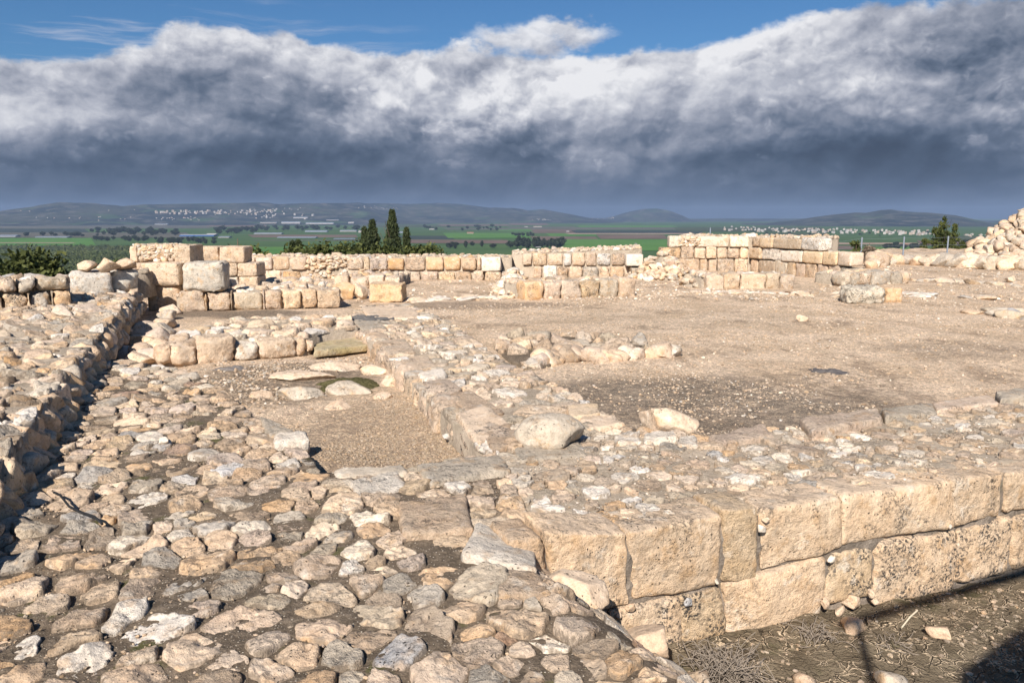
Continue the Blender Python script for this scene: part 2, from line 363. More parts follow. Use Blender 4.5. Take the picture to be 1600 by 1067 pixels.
def seeds(poly, spacing, avoid=(), extra=None):
    poly = np.asarray(poly, float)[:, :2]; lo = poly.min(0); hi = poly.max(0); area = np.prod(hi-lo)
    pts_ = []; rad = []; grid = {}; cs = .5
    smin = 10
    N = int(area*260); N = min(N, 60000)
    cand = rng.uniform(lo, hi, (N, 2)); sp_ = spacing(cand[:, 0], cand[:, 1]) if callable(spacing) else np.full(N, spacing)
    ok = inpoly(cand[:, 0], cand[:, 1], poly)
    for a in avoid: ok &= ~inpoly(cand[:, 0], cand[:, 1], a)
    sp_ = sp_*rng.choice([.62, .85, 1.0, 1.25, 1.5], N, p=[.2, .25, .27, .18, .1])
    for k in np.nonzero(ok)[0]:
        x, y = cand[k]; s_ = sp_[k]; gx, gy = int(x//cs), int(y//cs); good = True
        for a in (-1, 0, 1):
            for b in (-1, 0, 1):
                for t in grid.get((gx+a, gy+b), ()):
                    if (pts_[t][0]-x)**2+(pts_[t][1]-y)**2 < ((rad[t]+s_)*.5*.93)**2: good = False; break
                if not good: break
            if not good: break
        if good: grid.setdefault((gx, gy), []).append(len(pts_)); pts_.append((x, y)); rad.append(s_)
    return np.array(pts_), np.array(rad)
def cobbles(parent, poly, spacing, zfun, height=.03, gap=.012, avoid=(), mat=None, name='cobble', drop=.06, maxparts=80, colfun=None, rough=.006, rest='rubble_fill', aniso=.35, tilt=.12):
    S, rad = seeds(poly, spacing, avoid)
    if len(S) < 4: return
    n = len(S); order = []
    D = np.hypot(S[:, None, 0]-S[None, :, 0], S[:, None, 1]-S[None, :, 1]) if n < 6000 else None
    np.fill_diagonal(D, 1e9); K = min(14, n-1); nb = np.argpartition(D, K-1, axis=1)[:, :K]
    keep = rng.random(n) > drop
    dist = np.hypot(np.hypot(S[:, 0], S[:, 1]), 1.5)
    for lod, (d0, d1, TT, KK) in enumerate([(0, 5.2, 44, 13), (5.2, 8.5, 26, 8), (8.5, 14, 16, 6), (14, 99, 11, 4)]):
        sel = np.nonzero(keep & (dist >= d0) & (dist < d1))[0]
        if not len(sel): continue
        th = np.linspace(0, 2*math.pi, TT, endpoint=False)
        dj = np.take_along_axis(D[sel], nb[sel], 1); vec = S[nb[sel]]-S[sel][:, None, :]; ph = np.arctan2(vec[..., 1], vec[..., 0])
        wi = rad[sel][:, None]**2; wj = rad[nb[sel]]**2
        hd = np.clip(dj/2+(wi-wj)/(8*dj), dj*.22, dj*.75)
        g = gap*rng.uniform(.3, 2.3, (len(sel), 1)); hd = np.maximum(hd-g, dj*.12)
        cosx = np.cos(th[None, None, :]-ph[..., None]); inv = np.maximum(cosx, 0)/hd[..., None]
        pwr = rng.uniform(9, 26, (len(sel), 1))
        pl_ = np.asarray(poly, float)[:, :2]; rb = np.full((len(sel), TT), 9.0); dth = np.stack([np.cos(th), np.sin(th)], -1)
        for e_ in range(len(pl_)):
            a_ = pl_[e_]; ed = pl_[(e_+1) % len(pl_)]-a_; ao = a_[None]-S[sel]; den = dth[:, 0]*ed[1]-dth[:, 1]*ed[0]; den = np.where(np.abs(den) < 1e-9, 1e-9, den)
            t_ = (ao[:, 0:1]*ed[1]-ao[:, 1:2]*ed[0])/den[None]; u_ = (ao[:, 0:1]*dth[None, :, 1]-ao[:, 1:2]*dth[None, :, 0])/den[None]
            rb = np.where((t_ > 0) & (u_ >= 0) & (u_ <= 1) & (t_ < rb), t_, rb)
        r = (np.sum(inv**pwr[..., None], 1)+ (1/(rad[sel][:, None]*.95))**pwr)**(-1/pwr)
        # irregular outline
        a0 = rng.uniform(0, math.pi, (len(sel), 1)); r = r*(1-aniso*rng.uniform(0, 1, (len(sel), 1))*np.sin(th[None]-a0)**2)
        cxy = S[sel]; P3 = np.stack([cxy[:, None, 0]+r*np.cos(th), cxy[:, None, 1]+r*np.sin(th), np.full_like(r, 3.1)], -1)
        r = r*(1+.13*fbm(P3, 9, 3, 11)+.05*fbm(P3, 40, 2, 15)); r = np.minimum(r, rb+.012)
        rho = np.linspace(0, 1, KK+1)[1:]**.75
        X = cxy[:, 0, None, None]+r[:, None, :]*np.cos(th)*rho[None, :, None]; Y = cxy[:, 1, None, None]+r[:, None, :]*np.sin(th)*rho[None, :, None]
        e = (1-rho)[None, :, None]*r[:, None, :]                           # distance to rim
        rm = r.mean(1)[:, None, None]
        Hh = (height*rng.uniform(.35, 1.6, (len(sel), 1, 1)))*np.clip(rm/.09, .5, 1.25)
        bev = Hh*rng.uniform(.35, 1.0, (len(sel), 1, 1))+.003
        prof = 1-(1-np.clip(e/bev, 0, 1))**2.2
        H = Hh*prof
        dx = X-cxy[:, 0, None, None]; dy = Y-cxy[:, 1, None, None]
        for _ in range(5):                                                # chipped planes
            an = rng.uniform(0, 2*math.pi, (len(sel), 1, 1)); sl_ = rng.uniform(.15, .85, (len(sel), 1, 1))*Hh/rm; o_ = rng.uniform(-.2, .75, (len(sel), 1, 1))*rm
            H = np.minimum(H, Hh*1.02-sl_*np.maximum(dx*np.cos(an)+dy*np.sin(an)-o_, 0)*1.0)
        tx = rng.normal(0, tilt, (len(sel), 1, 1)); ty = rng.normal(0, tilt, (len(sel), 1, 1))
        H = H+(tx*dx+ty*dy)*prof
        Zb = zfun(X, Y)
        pp = np.stack([X, Y, H], -1)+rng.uniform(0, 30, (len(sel), 1, 1, 1))
        H = H+prof*(rough*1.5*fbm(pp, 9, 3, 21)+(rough*.9*fbm(pp, 38, 3, 31) if lod < 2 else 0)-(rough*1.2*np.maximum(fbm(pp, 15, 2, 37)-.35, 0)*3 if lod < 2 else 0))
        Z = Zb+H; Z[:, -1, :] = Zb[:, -1, :]-.03
        zc = zfun(cxy[:, 0], cxy[:, 1])+Hh[:, 0, 0]*.97; cen = np.stack([cxy[:, 0], cxy[:, 1], zc], -1)
        zc2 = Z[:, 0, :].mean(1); cen[:, 2] = zc2
        ring = np.arange(TT); q = []
        for k in range(KK-1):
            a = 1+k*TT+ring; b = 1+k*TT+(ring+1) % TT; q.append(np.stack([a, a+TT, b+TT, b], -1))
        q = np.concatenate(q); t3 = np.stack([np.zeros(TT, int), 1+ring, 1+(ring+1) % TT], -1)
        for s_ in range(len(sel)):
            V = np.concatenate([cen[s_:s_+1], np.stack([X[s_], Y[s_], Z[s_]], -1).reshape(-1, 3)])
            px, py, f = proj(cen[s_]); size = r[s_].mean()/max(f, .1) if (f > .3 and -60 < px < 1660 and 250 < py < 1110) else 0
            rimv = np.concatenate([[0], np.repeat(rho, TT)]); order.append((size, V, q, t3, (colfun(cxy[s_][0], cxy[s_][1]) if colfun else mixpick()), rng.uniform(0, 1), rimv))
    order.sort(key=lambda t: -t[0])
    for o_ in order[:maxparts]:
        Acc().add(o_[1], Q=o_[2], Tr=o_[3], tint=o_[4], var=o_[5], rim=o_[6]).build(name, mat, parent)
    if len(order) > maxparts:
        acc = Acc()
        for o_ in order[maxparts:]: acc.add(o_[1], Q=o_[2], Tr=o_[3], tint=o_[4], var=o_[5], rim=o_[6])
        tag(acc.build(rest, mat, parent), kind='stuff')

# ------------------------------------------------------------------ materials
def stone_material(name, weather=.5, pit=1.0, lichen=.5, fine=1.0, lth=.52):
    m, T = material(name)
    pos = T.new('ShaderNodeNewGeometry').outputs['Position']; nor = T.new('ShaderNodeNewGeometry').outputs['Normal']
    at = T.new('ShaderNodeAttribute', attribute_name='tint'); tint = at.outputs['Color']; var = at.outputs['Alpha']
    pv = T.vm('ADD', pos, T.scale(tint, 37.0)); pv = T.vm('ADD', pv, T.new('ShaderNodeCombineXYZ', {0: T.m('MULTIPLY', var, 19), 1: 0, 2: T.m('MULTIPLY', var, 7)}).outputs[0])
    n1 = T.noise(pv, 5, 7, .6, dist=.4); n2 = T.noise(pv, 26, 7, .65); n3 = T.noise(pv, 120, 4, .7)
    hsv = T.new('ShaderNodeHueSaturation', {'Saturation': 1.16, 'Value': 1.0, 'Color': tint}).outputs[0]
    c = T.mix(T.ss(n1, .35, .68), T.mix(.4, hsv, (.68, .56, .42)), hsv)
    # warm staining and pale scars
    c = T.mix(T.m('MULTIPLY', T.ss(T.noise(pv, 9, 5, .6), .52, .68), .7), c, (.50, .32, .17))
    c = T.mix(T.m('MULTIPLY', T.ss(T.noise(T.vm('ADD', pv, (9, 3, 1)), 8, 6, .6), .57, .70), .55), c, (.78, .71, .60))
    c = T.mix(1.0, c, T.ramp(n2, [(.2, (.62, .60, .58)), (.5, (1, 1, 1)), (.8, (1.22, 1.2, 1.18))]), 'MULTIPLY')
    c = T.mix(1.0, c, T.ramp(n3, [(.25, (.72, .71, .70)), (.55, (1.03, 1.03, 1.03)), (.8, (1.2, 1.2, 1.18))]), 'MULTIPLY')
    # weathered grey skin on the upper faces
    up = T.ss(T.new('ShaderNodeSeparateXYZ', {0: nor}).outputs[2], .35, .9)
    c = T.mix(T.m('MULTIPLY', T.m('MULTIPLY', up, T.ss(T.noise(pv, 4.5, 5, .6), .3, .62)), weather), c, T.mix(1.0, T.mix(.5, (.42, .36, .29), tint), T.ramp(n2, [(.3, (.7,)*3), (.7, (1.2,)*3)]), 'MULTIPLY'))
    # black lichen and dirt in patches
    li = T.m('MULTIPLY', T.ss(T.noise(T.vm('ADD', pv, (3, 8, 5)), 7, 4, .6), lth, lth+.18), T.ss(T.noise(pv, 55, 5, .7), .46, .58))
    c = T.mix(T.m('MULTIPLY', li, lichen), c, (.07, .063, .055))
    # pits
    vo = T.voro(T.vm('ADD', pv, T.scale(T.new('ShaderNodeTexNoise', {'Vector': pv, 'Scale': 30.0}).outputs[1], .03)), 42, 'F1')
    pm = T.m('MULTIPLY', T.ss(vo, .26, .10), T.ss(T.noise(pv, 12, 3, .6), .50, .62))
    c = T.mix(T.m('MULTIPLY', pm, .75*pit), c, (.10, .08, .06))
    rim = T.new('ShaderNodeAttribute', attribute_name='rim').outputs['Fac']
    soil = T.ss(T.m('ADD', rim, T.m('MULTIPLY', T.m('SUBTRACT', T.noise(pos, 17, 6, .7), .5), .9)), .86, 1.0)
    c = T.mix(T.m('MULTIPLY', soil, .8), c, T.mix(T.noise(pos, 30, 5, .7), (.13,.10,.075), (.30,.235,.17)))
    h = T.m('MULTIPLY', T.m('ADD', T.m('MULTIPLY', n2, 1.0), T.m('ADD', T.m('MULTIPLY', n3, .4*fine), T.m('MULTIPLY', T.noise(pv, 9, 5, .55), 1.3))), T.ss(var, 0, 1, .3, 1.15))
    h = T.m('SUBTRACT', h, T.m('MULTIPLY', pm, .5*pit))
    finish(T, c, .92, T.bump(h, .034, .95), .2); return m
M_STONE = stone_material('weathered_limestone', .38, 1.0, .7, lth=.49)
M_FACE = stone_material('hewn_limestone', .6, 1.1, .8, lth=.49)
M_LICH = stone_material('lichened_limestone', .6, 1.2, 1.0, lth=.40)
M_PALE = stone_material('pale_limestone', .3, .8, .3)
def earth_material(name, base, dark, light, grit=1.0, moss=.0, sc_=1.0, crack=0.0, bumpd=.02):
    m, T = material(name); pos = T.new('ShaderNodeNewGeometry').outputs['Position']
    n1 = T.noise(pos, 1.6*sc_, 6, .6); n2 = T.noise(pos, 22*sc_, 6, .65); n3 = T.noise(pos, 90*sc_, 4, .7)
    c = T.mix(T.ss(n1, .38, .64), dark, base); c = T.mix(T.m('MULTIPLY', T.ss(n2, .42, .7), .5), c, light)
    vo = T.voro(pos, 75*sc_, 'F1'); vc = T.voro(pos, 75*sc_, 'F1', out=1)
    g = T.m('MULTIPLY', T.ss(vo, .34, .2), T.ss(T.new('ShaderNodeSeparateColor', {0: vc}).outputs[0], .62, .72)); g = T.m('MULTIPLY', g, grit)
    c = T.mix(g, c, T.mix(T.new('ShaderNodeSeparateColor', {0: vc}).outputs[1], (.34, .28, .21), (.72, .63, .50)))
    c = T.mix(1.0, c, T.ramp(n3, [(.25, (.65,)*3), (.75, (1.3,)*3)]), 'MULTIPLY')
    if moss: c = T.mix(T.m('MULTIPLY', T.ss(T.noise(pos, 3.1, 6, .65), .57, .67), moss), c, T.mix(n2, (.05, .052, .015), (.13, .13, .04)))
    h = T.m('ADD', T.m('ADD', n2, T.m('MULTIPLY', n3, .35)), T.m('MULTIPLY', g, .35))
    if crack:
        ce = T.voro(T.vm('ADD', pos, T.scale(T.new('ShaderNodeTexNoise', {'Vector': pos, 'Scale': 9.0, 'Detail': 4.0}).outputs[1], .10)), 13, 'DISTANCE_TO_EDGE')
        lip = T.m('MULTIPLY', T.ss(ce, .13, .06), T.ss(ce, .015, .05)); lip = T.m('MULTIPLY', lip, T.ss(T.noise(pos, 4, 4, .6), .46, .60))
        c = T.mix(T.m('MULTIPLY', lip, .75*crack), c, (.60, .48, .33)); cr = T.ss(ce, .03, .0)
        c = T.mix(T.m('MULTIPLY', cr, .6*crack), c, (.05, .04, .03)); h = T.m('ADD', h, T.m('SUBTRACT', T.m('MULTIPLY', lip, .7), T.m('MULTIPLY', cr, 1.2)))
    finish(T, c, .95, T.bump(h, bumpd, .9), .12); return m
M_MORTAR = earth_material('mortar_and_earth', (.165, .125, .088), (.10, .077, .055), (.32, .25, .18), 1.0, .75, 1.0)
M_LIGHTBED = earth_material('pale_mortar', (.42, .34, .255), (.29, .235, .175), (.56, .47, .36), .8, .15)
M_JOINT = earth_material('grey_lime_mortar', (.27, .22, .175), (.17, .14, .11), (.36, .30, .24), .25, .35)

def floor_material():
    m, T = material('courtyard_earth'); pos = T.new('ShaderNodeNewGeometry').outputs['Position']
    flat = T.vm('MULTIPLY', pos, (1, 1, 0))
    wr = T.vm('ADD', flat, T.scale(T.vm('SUBTRACT', T.new('ShaderNodeTexNoise', {'Vector': flat, 'Scale': .8, 'Detail': 5.0}).outputs[1], (.5, .5, .5)), 1.6))
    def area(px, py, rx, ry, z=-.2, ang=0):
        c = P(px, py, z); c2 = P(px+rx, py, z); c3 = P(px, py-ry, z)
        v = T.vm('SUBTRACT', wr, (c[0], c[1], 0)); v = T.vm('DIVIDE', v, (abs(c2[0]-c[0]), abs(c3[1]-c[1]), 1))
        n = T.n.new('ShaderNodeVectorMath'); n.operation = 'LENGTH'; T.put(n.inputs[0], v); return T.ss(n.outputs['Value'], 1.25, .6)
    n1 = T.noise(flat, .9, 6, .6); n2 = T.noise(flat, 7, 7, .65); n3 = T.noise(flat, 60, 5, .7)
    tan = T.mix(T.ss(n1, .35, .65), (.64, .475, .33), (.84, .65, .485)); c = T.mix(T.m('MULTIPLY', T.ss(n2, .45, .68), .5), tan, (.60, .50, .38))
    c = T.mix(T.m('MULTIPLY', T.ss(T.noise(T.vm('MULTIPLY', flat, (1, .55, 1)), 1.3, 8, .68), .51, .64), .65), c, (.29, .21, .15))
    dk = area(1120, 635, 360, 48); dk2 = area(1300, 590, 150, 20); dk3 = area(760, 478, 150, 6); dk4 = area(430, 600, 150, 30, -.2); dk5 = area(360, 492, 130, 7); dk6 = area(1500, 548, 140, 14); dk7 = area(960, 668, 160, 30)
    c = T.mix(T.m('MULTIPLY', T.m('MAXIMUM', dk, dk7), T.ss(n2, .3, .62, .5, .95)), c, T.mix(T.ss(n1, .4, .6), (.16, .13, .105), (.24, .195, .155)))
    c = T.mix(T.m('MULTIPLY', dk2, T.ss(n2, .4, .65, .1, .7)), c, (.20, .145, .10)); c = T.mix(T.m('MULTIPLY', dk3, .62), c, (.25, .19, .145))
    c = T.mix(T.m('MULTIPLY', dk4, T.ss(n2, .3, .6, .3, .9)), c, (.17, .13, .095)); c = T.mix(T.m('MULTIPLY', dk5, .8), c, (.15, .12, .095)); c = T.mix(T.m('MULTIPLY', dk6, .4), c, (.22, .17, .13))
    pit = area(600, 690, 190, 60, -.2); c = T.mix(T.m('MULTIPLY', pit, .8), c, T.mix(T.ss(n2, .35, .65), (.34, .25, .175), (.48, .36, .255)))
    grp = T.m('MAXIMUM', area(1060, 610, 170, 22), T.m('MAXIMUM', area(1180, 625, 150, 20), area(1020, 500, 260, 14)))
    # outside the front wall: damp brown mud
    sxyz = T.new('ShaderNodeSeparateXYZ', {0: pos}); mud = T.ss(sxyz.outputs[2], -.5, -.66)
    mudc = T.mix(T.ss(n2, .35, .65), (.125, .098, .064), (.195, .155, .104)); mudc = T.mix(T.m('MULTIPLY', T.ss(T.noise(flat, 2.7, 6, .6), .55, .65), .5), mudc, (.10, .095, .045))
    sep = T.vm('ADD', flat, T.scale(T.new('ShaderNodeTexNoise', {'Vector': flat, 'Scale': 8.0, 'Detail': 5.0}).outputs[1], .14))
    ce = T.voro(sep, 10, 'DISTANCE_TO_EDGE'); lip = T.m('MULTIPLY', T.ss(ce, .12, .07), T.ss(ce, .02, .05)); lip = T.m('MULTIPLY', lip, T.ss(T.noise(flat, 5, 5, .65), .44, .54))
    cr = T.m('MULTIPLY', T.ss(ce, .03, .0), T.ss(T.noise(flat, 3, 3), .4, .55)); mudc = T.mix(T.m('MULTIPLY', lip, .95), mudc, (.60, .47, .32)); mudc = T.mix(T.m('MULTIPLY', cr, .7), mudc, (.04, .03, .02))
    # pale gravel flecks
    outs = None; gh = 0.0
    for sc_, thr, seed in ((46, .55, 0), (95, .5, 3)):
        v = T.vm('ADD', flat, (seed, seed*2, 0)); vo = T.voro(v, sc_, 'F1'); vc = T.new('ShaderNodeSeparateColor', {0: T.voro(v, sc_, 'F1', out=1)})
        thrv = T.ss(grp, 0, 1, thr+.18, thr-.25)
        g = T.m('MULTIPLY', T.ss(vo, .42, .26), T.m('GREATER_THAN', vc.outputs[0], thrv)); g = T.m('MULTIPLY', g, T.m('SUBTRACT', 1.0, T.m('MULTIPLY', mud, .9)))
        c = T.mix(T.m('MULTIPLY', g, .85), c, T.mix(vc.outputs[1], (.30, .235, .17), (.74, .64, .50))); gh = T.m('ADD', gh, T.m('MULTIPLY', g, .4))
    for sc_, lo_, hi_ in ((17, .80, 1.18), (38, .66, 1.30)):
        vv = T.vm('ADD', flat, T.scale(T.new('ShaderNodeTexNoise', {'Vector': flat, 'Scale': sc_*.7, 'Detail': 2.0}).outputs[1], .5/sc_)); rc = T.new('ShaderNodeSeparateColor', {0: T.voro(vv, sc_, 'F1', out=1)}).outputs[2]; de = T.voro(vv, sc_, 'DISTANCE_TO_EDGE')
        c = T.mix(1.0, c, T.ramp(rc, [(0, (lo_,)*3), (1, (hi_, hi_*.985, hi_*.95))]), 'MULTIPLY'); c = T.mix(T.m('MULTIPLY', T.ss(de, .09, .0), .28), c, (.17, .125, .085)); gh = T.m('ADD', gh, T.m('MULTIPLY', T.m('MULTIPLY', rc, T.ss(de, 0, .15)), .35))
    c = T.mix(T.m('MULTIPLY', T.ss(T.noise(T.vm('MULTIPLY', flat, (.8, 1.6, 1)), 3.2, 8, .7), .58, .66), .45), c, (.25, .18, .125))
    c = T.mix(1.0, c, T.ramp(n3, [(.25, (.62,)*3), (.75, (1.32,)*3)]), 'MULTIPLY')
    c = T.mix(mud, c, mudc)
    # grass of the slope
    slope = T.ss(sxyz.outputs[2], -1.2, -2.5); c = T.mix(slope, c, T.mix(T.ss(T.noise(flat, .25, 6, .6), .35, .6), (.035, .055, .015), (.085, .085, .035)))
    h = T.m('ADD', T.m('ADD', n2, T.m('MULTIPLY', n3, .5)), gh); h = T.m('ADD', h, T.m('MULTIPLY', mud, T.m('SUBTRACT', T.m('MULTIPLY', lip, .8), T.m('MULTIPLY', cr, 1.2))))
    finish(T, c, .95, T.bump(h, .022, .9), .12); return m
M_FLOOR = floor_material()
def simple_mat(name, col, rough=.8, nscale=3.0, amt=.25, spec=.3, metallic=0.0, tinted=False):
    m, T = material(name); pos = T.new('ShaderNodeNewGeometry').outputs['Position']
    base = T.new('ShaderNodeAttribute', attribute_name='tint').outputs['Color'] if tinted else col
    c = T.mix(1.0, base, T.ramp(T.noise(pos, nscale, 5, .6), [(.3, (1-amt,)*3), (.7, (1+amt,)*3)]), 'MULTIPLY'); finish(T, c, rough, None, spec, metallic); return m

# ------------------------------------------------------------------ layout in plan
LW = [P(9, 800), P(40, 765), P(75, 700), P(100, 660), P(130, 610), P(155, 575), P(165, 560)]    # foot of the raised left wall
u20 = np.array([math.cos(R(20.7)), math.sin(R(20.7))]); n20 = np.array([u20[1], -u20[0]])
FA = P(860, 850); FB = FA + u20*9.0                                                             # front face line (top edge)
corner = FA - u20*.02
near_edge = [np.array([.20, 3.72]), np.array([.52, 3.28]), np.array([.86, 2.6]), np.array([1.05, 1.6]), np.array([1.1, -1.2])]
TERR = LW + [P(250, 572), P(300, 585), P(350, 612), P(400, 655), P(445, 690), P(488, 716), P(500, 742), P(560, 738), P(650, 732), P(730, 716), P(775, 712)]
TERR = TERR + [P(848, 845)] + near_edge + [np.array([-.85, -1.2])]
RB = P(1600, 618); RU = (RB-P(1180, 668)); RU /= np.linalg.norm(RU)
FRONT = [P(775, 712), P(820, 700), P(905, 682), P(985, 668), P(1040, 676), P(1100, 684), P(1180, 670), P(1250, 663), P(1330, 650), P(1400, 642), P(1500, 630), RB, RB+RU*5, FB-n20*.13, P(1487, 752)-n20*.15, P(1320, 776)-n20*.12, P(1190, 798)-n20*.17, P(1130, 810)-n20*.13, P(984, 836)-n20*.16, P(848, 845)]
CENT = [P(775, 712), P(745, 698), P(712, 662), P(690, 640), P(655, 608), P(620, 572), P(590, 545), P(560, 515), P(545, 490), P(562, 478), P(640, 476), P(700, 500), P(760, 545), P(800, 570), P(860, 595), P(930, 635), P(985, 668), P(905, 682), P(820, 700)]
def zterr(x, y):
    x = np.asarray(x, float); y = np.asarray(y, float); z = .012*fbm(xy0(x, y), 1.3, 3, 41)
    a = np.array([.02, 3.85]); b = np.array([.75, 2.55]); ab = (b-a)/np.linalg.norm(b-a); nn = np.array([-ab[1], ab[0]])
    if nn[0] < 0: nn = -nn
    s_ = (x-a[0])*nn[0]+(y-a[1])*nn[1]
    return z-.62*sstep(s_, -.22, .62)*sstep(y, 4.3, 3.5)
def zfront(x, y): return .012*fbm(xy0(x, y), 1.3, 3, 41) + 0*x
def zground(x, y):
    x = np.asarray(x, float); y = np.asarray(y, float); p = xy0(x, y)
    z = -.2+.03*fbm(p, .35, 3, 5)+.012*fbm(p, 2.2, 3, 6)
    s_ = (x-FA[0])*n20[0]+(y-FA[1])*n20[1]                              # >0 outside the front face
    out = sstep(s_, -.35, -.15)
    z = z*(1-out)+out*(-.70+.03*fbm(p, 1.2, 4, 8)+.02*fbm(p, 6, 3, 9)-.05*sstep(s_, .5, 3))
    back = sstep(y-(31+.0*x)-np.where(x > 8, (x-8)*1.2, 0), 0, 3)
    left = sstep(-x-8-.2*y, 0, 4)
    edge = np.maximum(y-30-np.clip((x-8)*1.0, 0, 12), 0); edge = np.maximum(edge, np.maximum(-x-11-.12*y, 0)*1.0)
    edge = np.maximum(edge, 3*np.maximum(-x-(.475-.07*sstep(y, 16.5, 18))*y, 0)*sstep(y, 14.6, 15.6))
    pe = P(492, 712, -.1); z = z+.13*np.exp(-((x-pe[0])**2+(y-pe[1])**2)/.2)
    z = z-np.minimum(edge*.19+1.2*sstep(edge, 0, 5)-.4*sstep(edge, 0, 1.0), 200)+.6*fbm(p, .03, 3, 77)*sstep(edge, 10, 80)
    return np.maximum(z, -84.0)
# ground: one polar sheet, dense near the camera
NA, NR = 560, 420
aa = np.linspace(R(-88), R(88), NA); rr = np.concatenate([np.geomspace(.6, 60, 340), np.geomspace(60.6, 900, NR-340)])
A_, R_ = np.meshgrid(aa, rr, indexing='ij'); X = R_*np.sin(A_); Y = R_*np.cos(A_)-.3; Z = zground(X, Y)
idx = np.arange(NA*NR).reshape(NA, NR); q = np.stack([idx[:-1, :-1], idx[1:, :-1], idx[1:, 1:], idx[:-1, 1:]], -1).reshape(-1, 4)[:, ::-1]
tag(Acc().add(np.stack([X, Y, Z], -1), Q=q).build('ground', M_FLOOR), kind='structure')

# ------------------------------------------------------------------ big hand-placed stones
def slab_obj(quad, z, th, tint, parent=None, name='slab', mat=None, n=(12, 8, 4), r=.03, rough=.006, lift=.0, zf=None):
    c = [np.append(P(px, py, z), z) for px, py in quad]       # far-left, far-right, near-right, near-left
    fl, fr, nr, nl = [p+np.array([0, 0, lift+rng.uniform(-.01, .01)]) for p in c]
    if zf is not None:
        for p in (fl, fr, nr, nl): p[2] += float(zf(p[0], p[1]))
    dn = np.array([0, 0, -th])
    a = rounded_hex([nl, nr, nr+dn, nl+dn, fl, fr, fr+dn, fl+dn], n=n, r=r, rough=rough, tint=tint, var=rng.uniform(0, 1), bulge=0)
    return a.build(name, mat or M_STONE, parent), [fl, fr, nr, nl]
AV = []
COLS = (['cream','tan','yellow','orange','grey','rose','white'], [9,7,2,2,2.5,3,1])
terrace = thing('cobbled_terrace', 'cobbled stone terrace of flat tan stones set in dark earth, filling the left foreground', 'stone terrace', (-1, 3, 0))
front = thing('front_wall', 'broad foreground wall with a face of two courses of big cream blocks above the mud', 'stone wall', (3, 5, 0))
central = thing('central_wall', 'low rubble wall top running from the foreground corner away between the pit and the courtyard', 'stone wall', (-1, 8, 0))
slabs = [ # parent, quad(far-left, far-right, near-right, near-left), tint, lift
 (terrace, [(622,795),(728,785),(742,840),(628,845)], PAL['tan'], .05), (terrace, [(745,828),(835,832),(842,905),(720,880)], PAL['white'], .06),
 (terrace, [(520,738),(632,729),(640,748),(528,752)], PAL['grey'], .03), (terrace, [(650,735),(782,714),(800,742),(668,762)], PAL['grey'], .04),
 (terrace, [(404,655),(440,668),(468,690),(420,688)], PAL['grey'], .04), (terrace, [(428,693),(478,686),(483,700),(430,707)], PAL['white'], .07),
 (terrace, [(320,738),(380,724),(398,730),(345,750)], (.78,.76,.74), .015), (terrace, [(750,895),(848,900),(860,940),(765,940)], PAL['tan'], .04),
 (terrace, [(545,760),(620,742),(640,765),(560,785)], PAL['white'], .03),
 (front, [(800,702),(905,694),(925,714),(810,724)], PAL['grey'], .03), (front, [(1105,686),(1192,668),(1212,686),(1120,700)], PAL['rose'], .04),
 (front, [(1248,662),(1370,645),(1380,662),(1268,684)], PAL['rose'], .05), (front, [(1376,646),(1455,636),(1466,650),(1385,658)], PAL['grey'], .04),
 (front, [(1455,633),(1548,622),(1560,636),(1462,646)], PAL['rose'], .04), (front, [(1555,620),(1630,608),(1640,622),(1562,632)], PAL['grey'], .05),
 (front, [(960,684),(1000,679),(1003,695),(962,697)], PAL['white'], .03), (front, [(1004,682),(1054,680),(1058,694),(1006,697)], PAL['white'], .04), (front, [(1058,686),(1088,686),(1092,702),(1056,703)], PAL['white'], .04),
 (central, [(700,620),(735,612),(790,645),(745,662)], PAL['tan'], .03), (central, [(712,652),(760,636),(800,668),(748,700)], PAL['cream'], .03), (central, [(660,600),(700,592),(722,612),(690,628)], PAL['rose'], .03),
 (central, [(652,590),(690,580),(700,592),(664,602)], PAL['white'], .05), (central, [(745,668),(800,668),(825,690),(770,712)], PAL['tan'], .04),
 (central, [(622,562),(668,556),(684,576),(640,584)], PAL['cream'], .03), (central, [(590,536),(632,530),(650,552),(606,560)], PAL['cream'], .03), (central, [(548,500),(590,496),(604,514),(566,520)], PAL['grey'], .03),
 (central, [(560,482),(640,480),(662,498),(580,500)], PAL['cream'], .03), (central, [(885,640),(935,634),(940,652),(888,660)], PAL['yellow'], .05), (central, [(905,655),(960,652),(980,668),(915,676)], PAL['cream'], .03),
]
for par, quad, tint, lift in slabs:
    d_ = proj(np.append(P(*quad[0]), 0))[2]
    _, c = slab_obj(quad, 0, .26 if par is central else .14, np.array(tint)*rng.uniform(.9, 1.05), par, 'slab', M_STONE, n=(26, 18, 5) if d_ < 6 else (16, 12, 5), r=.035, rough=.008, lift=lift, zf=zterr if par is terrace else None)
    c = np.array(c)[:, :2]; m_ = c.mean(0); AV.append(m_+(c-m_)*1.12)
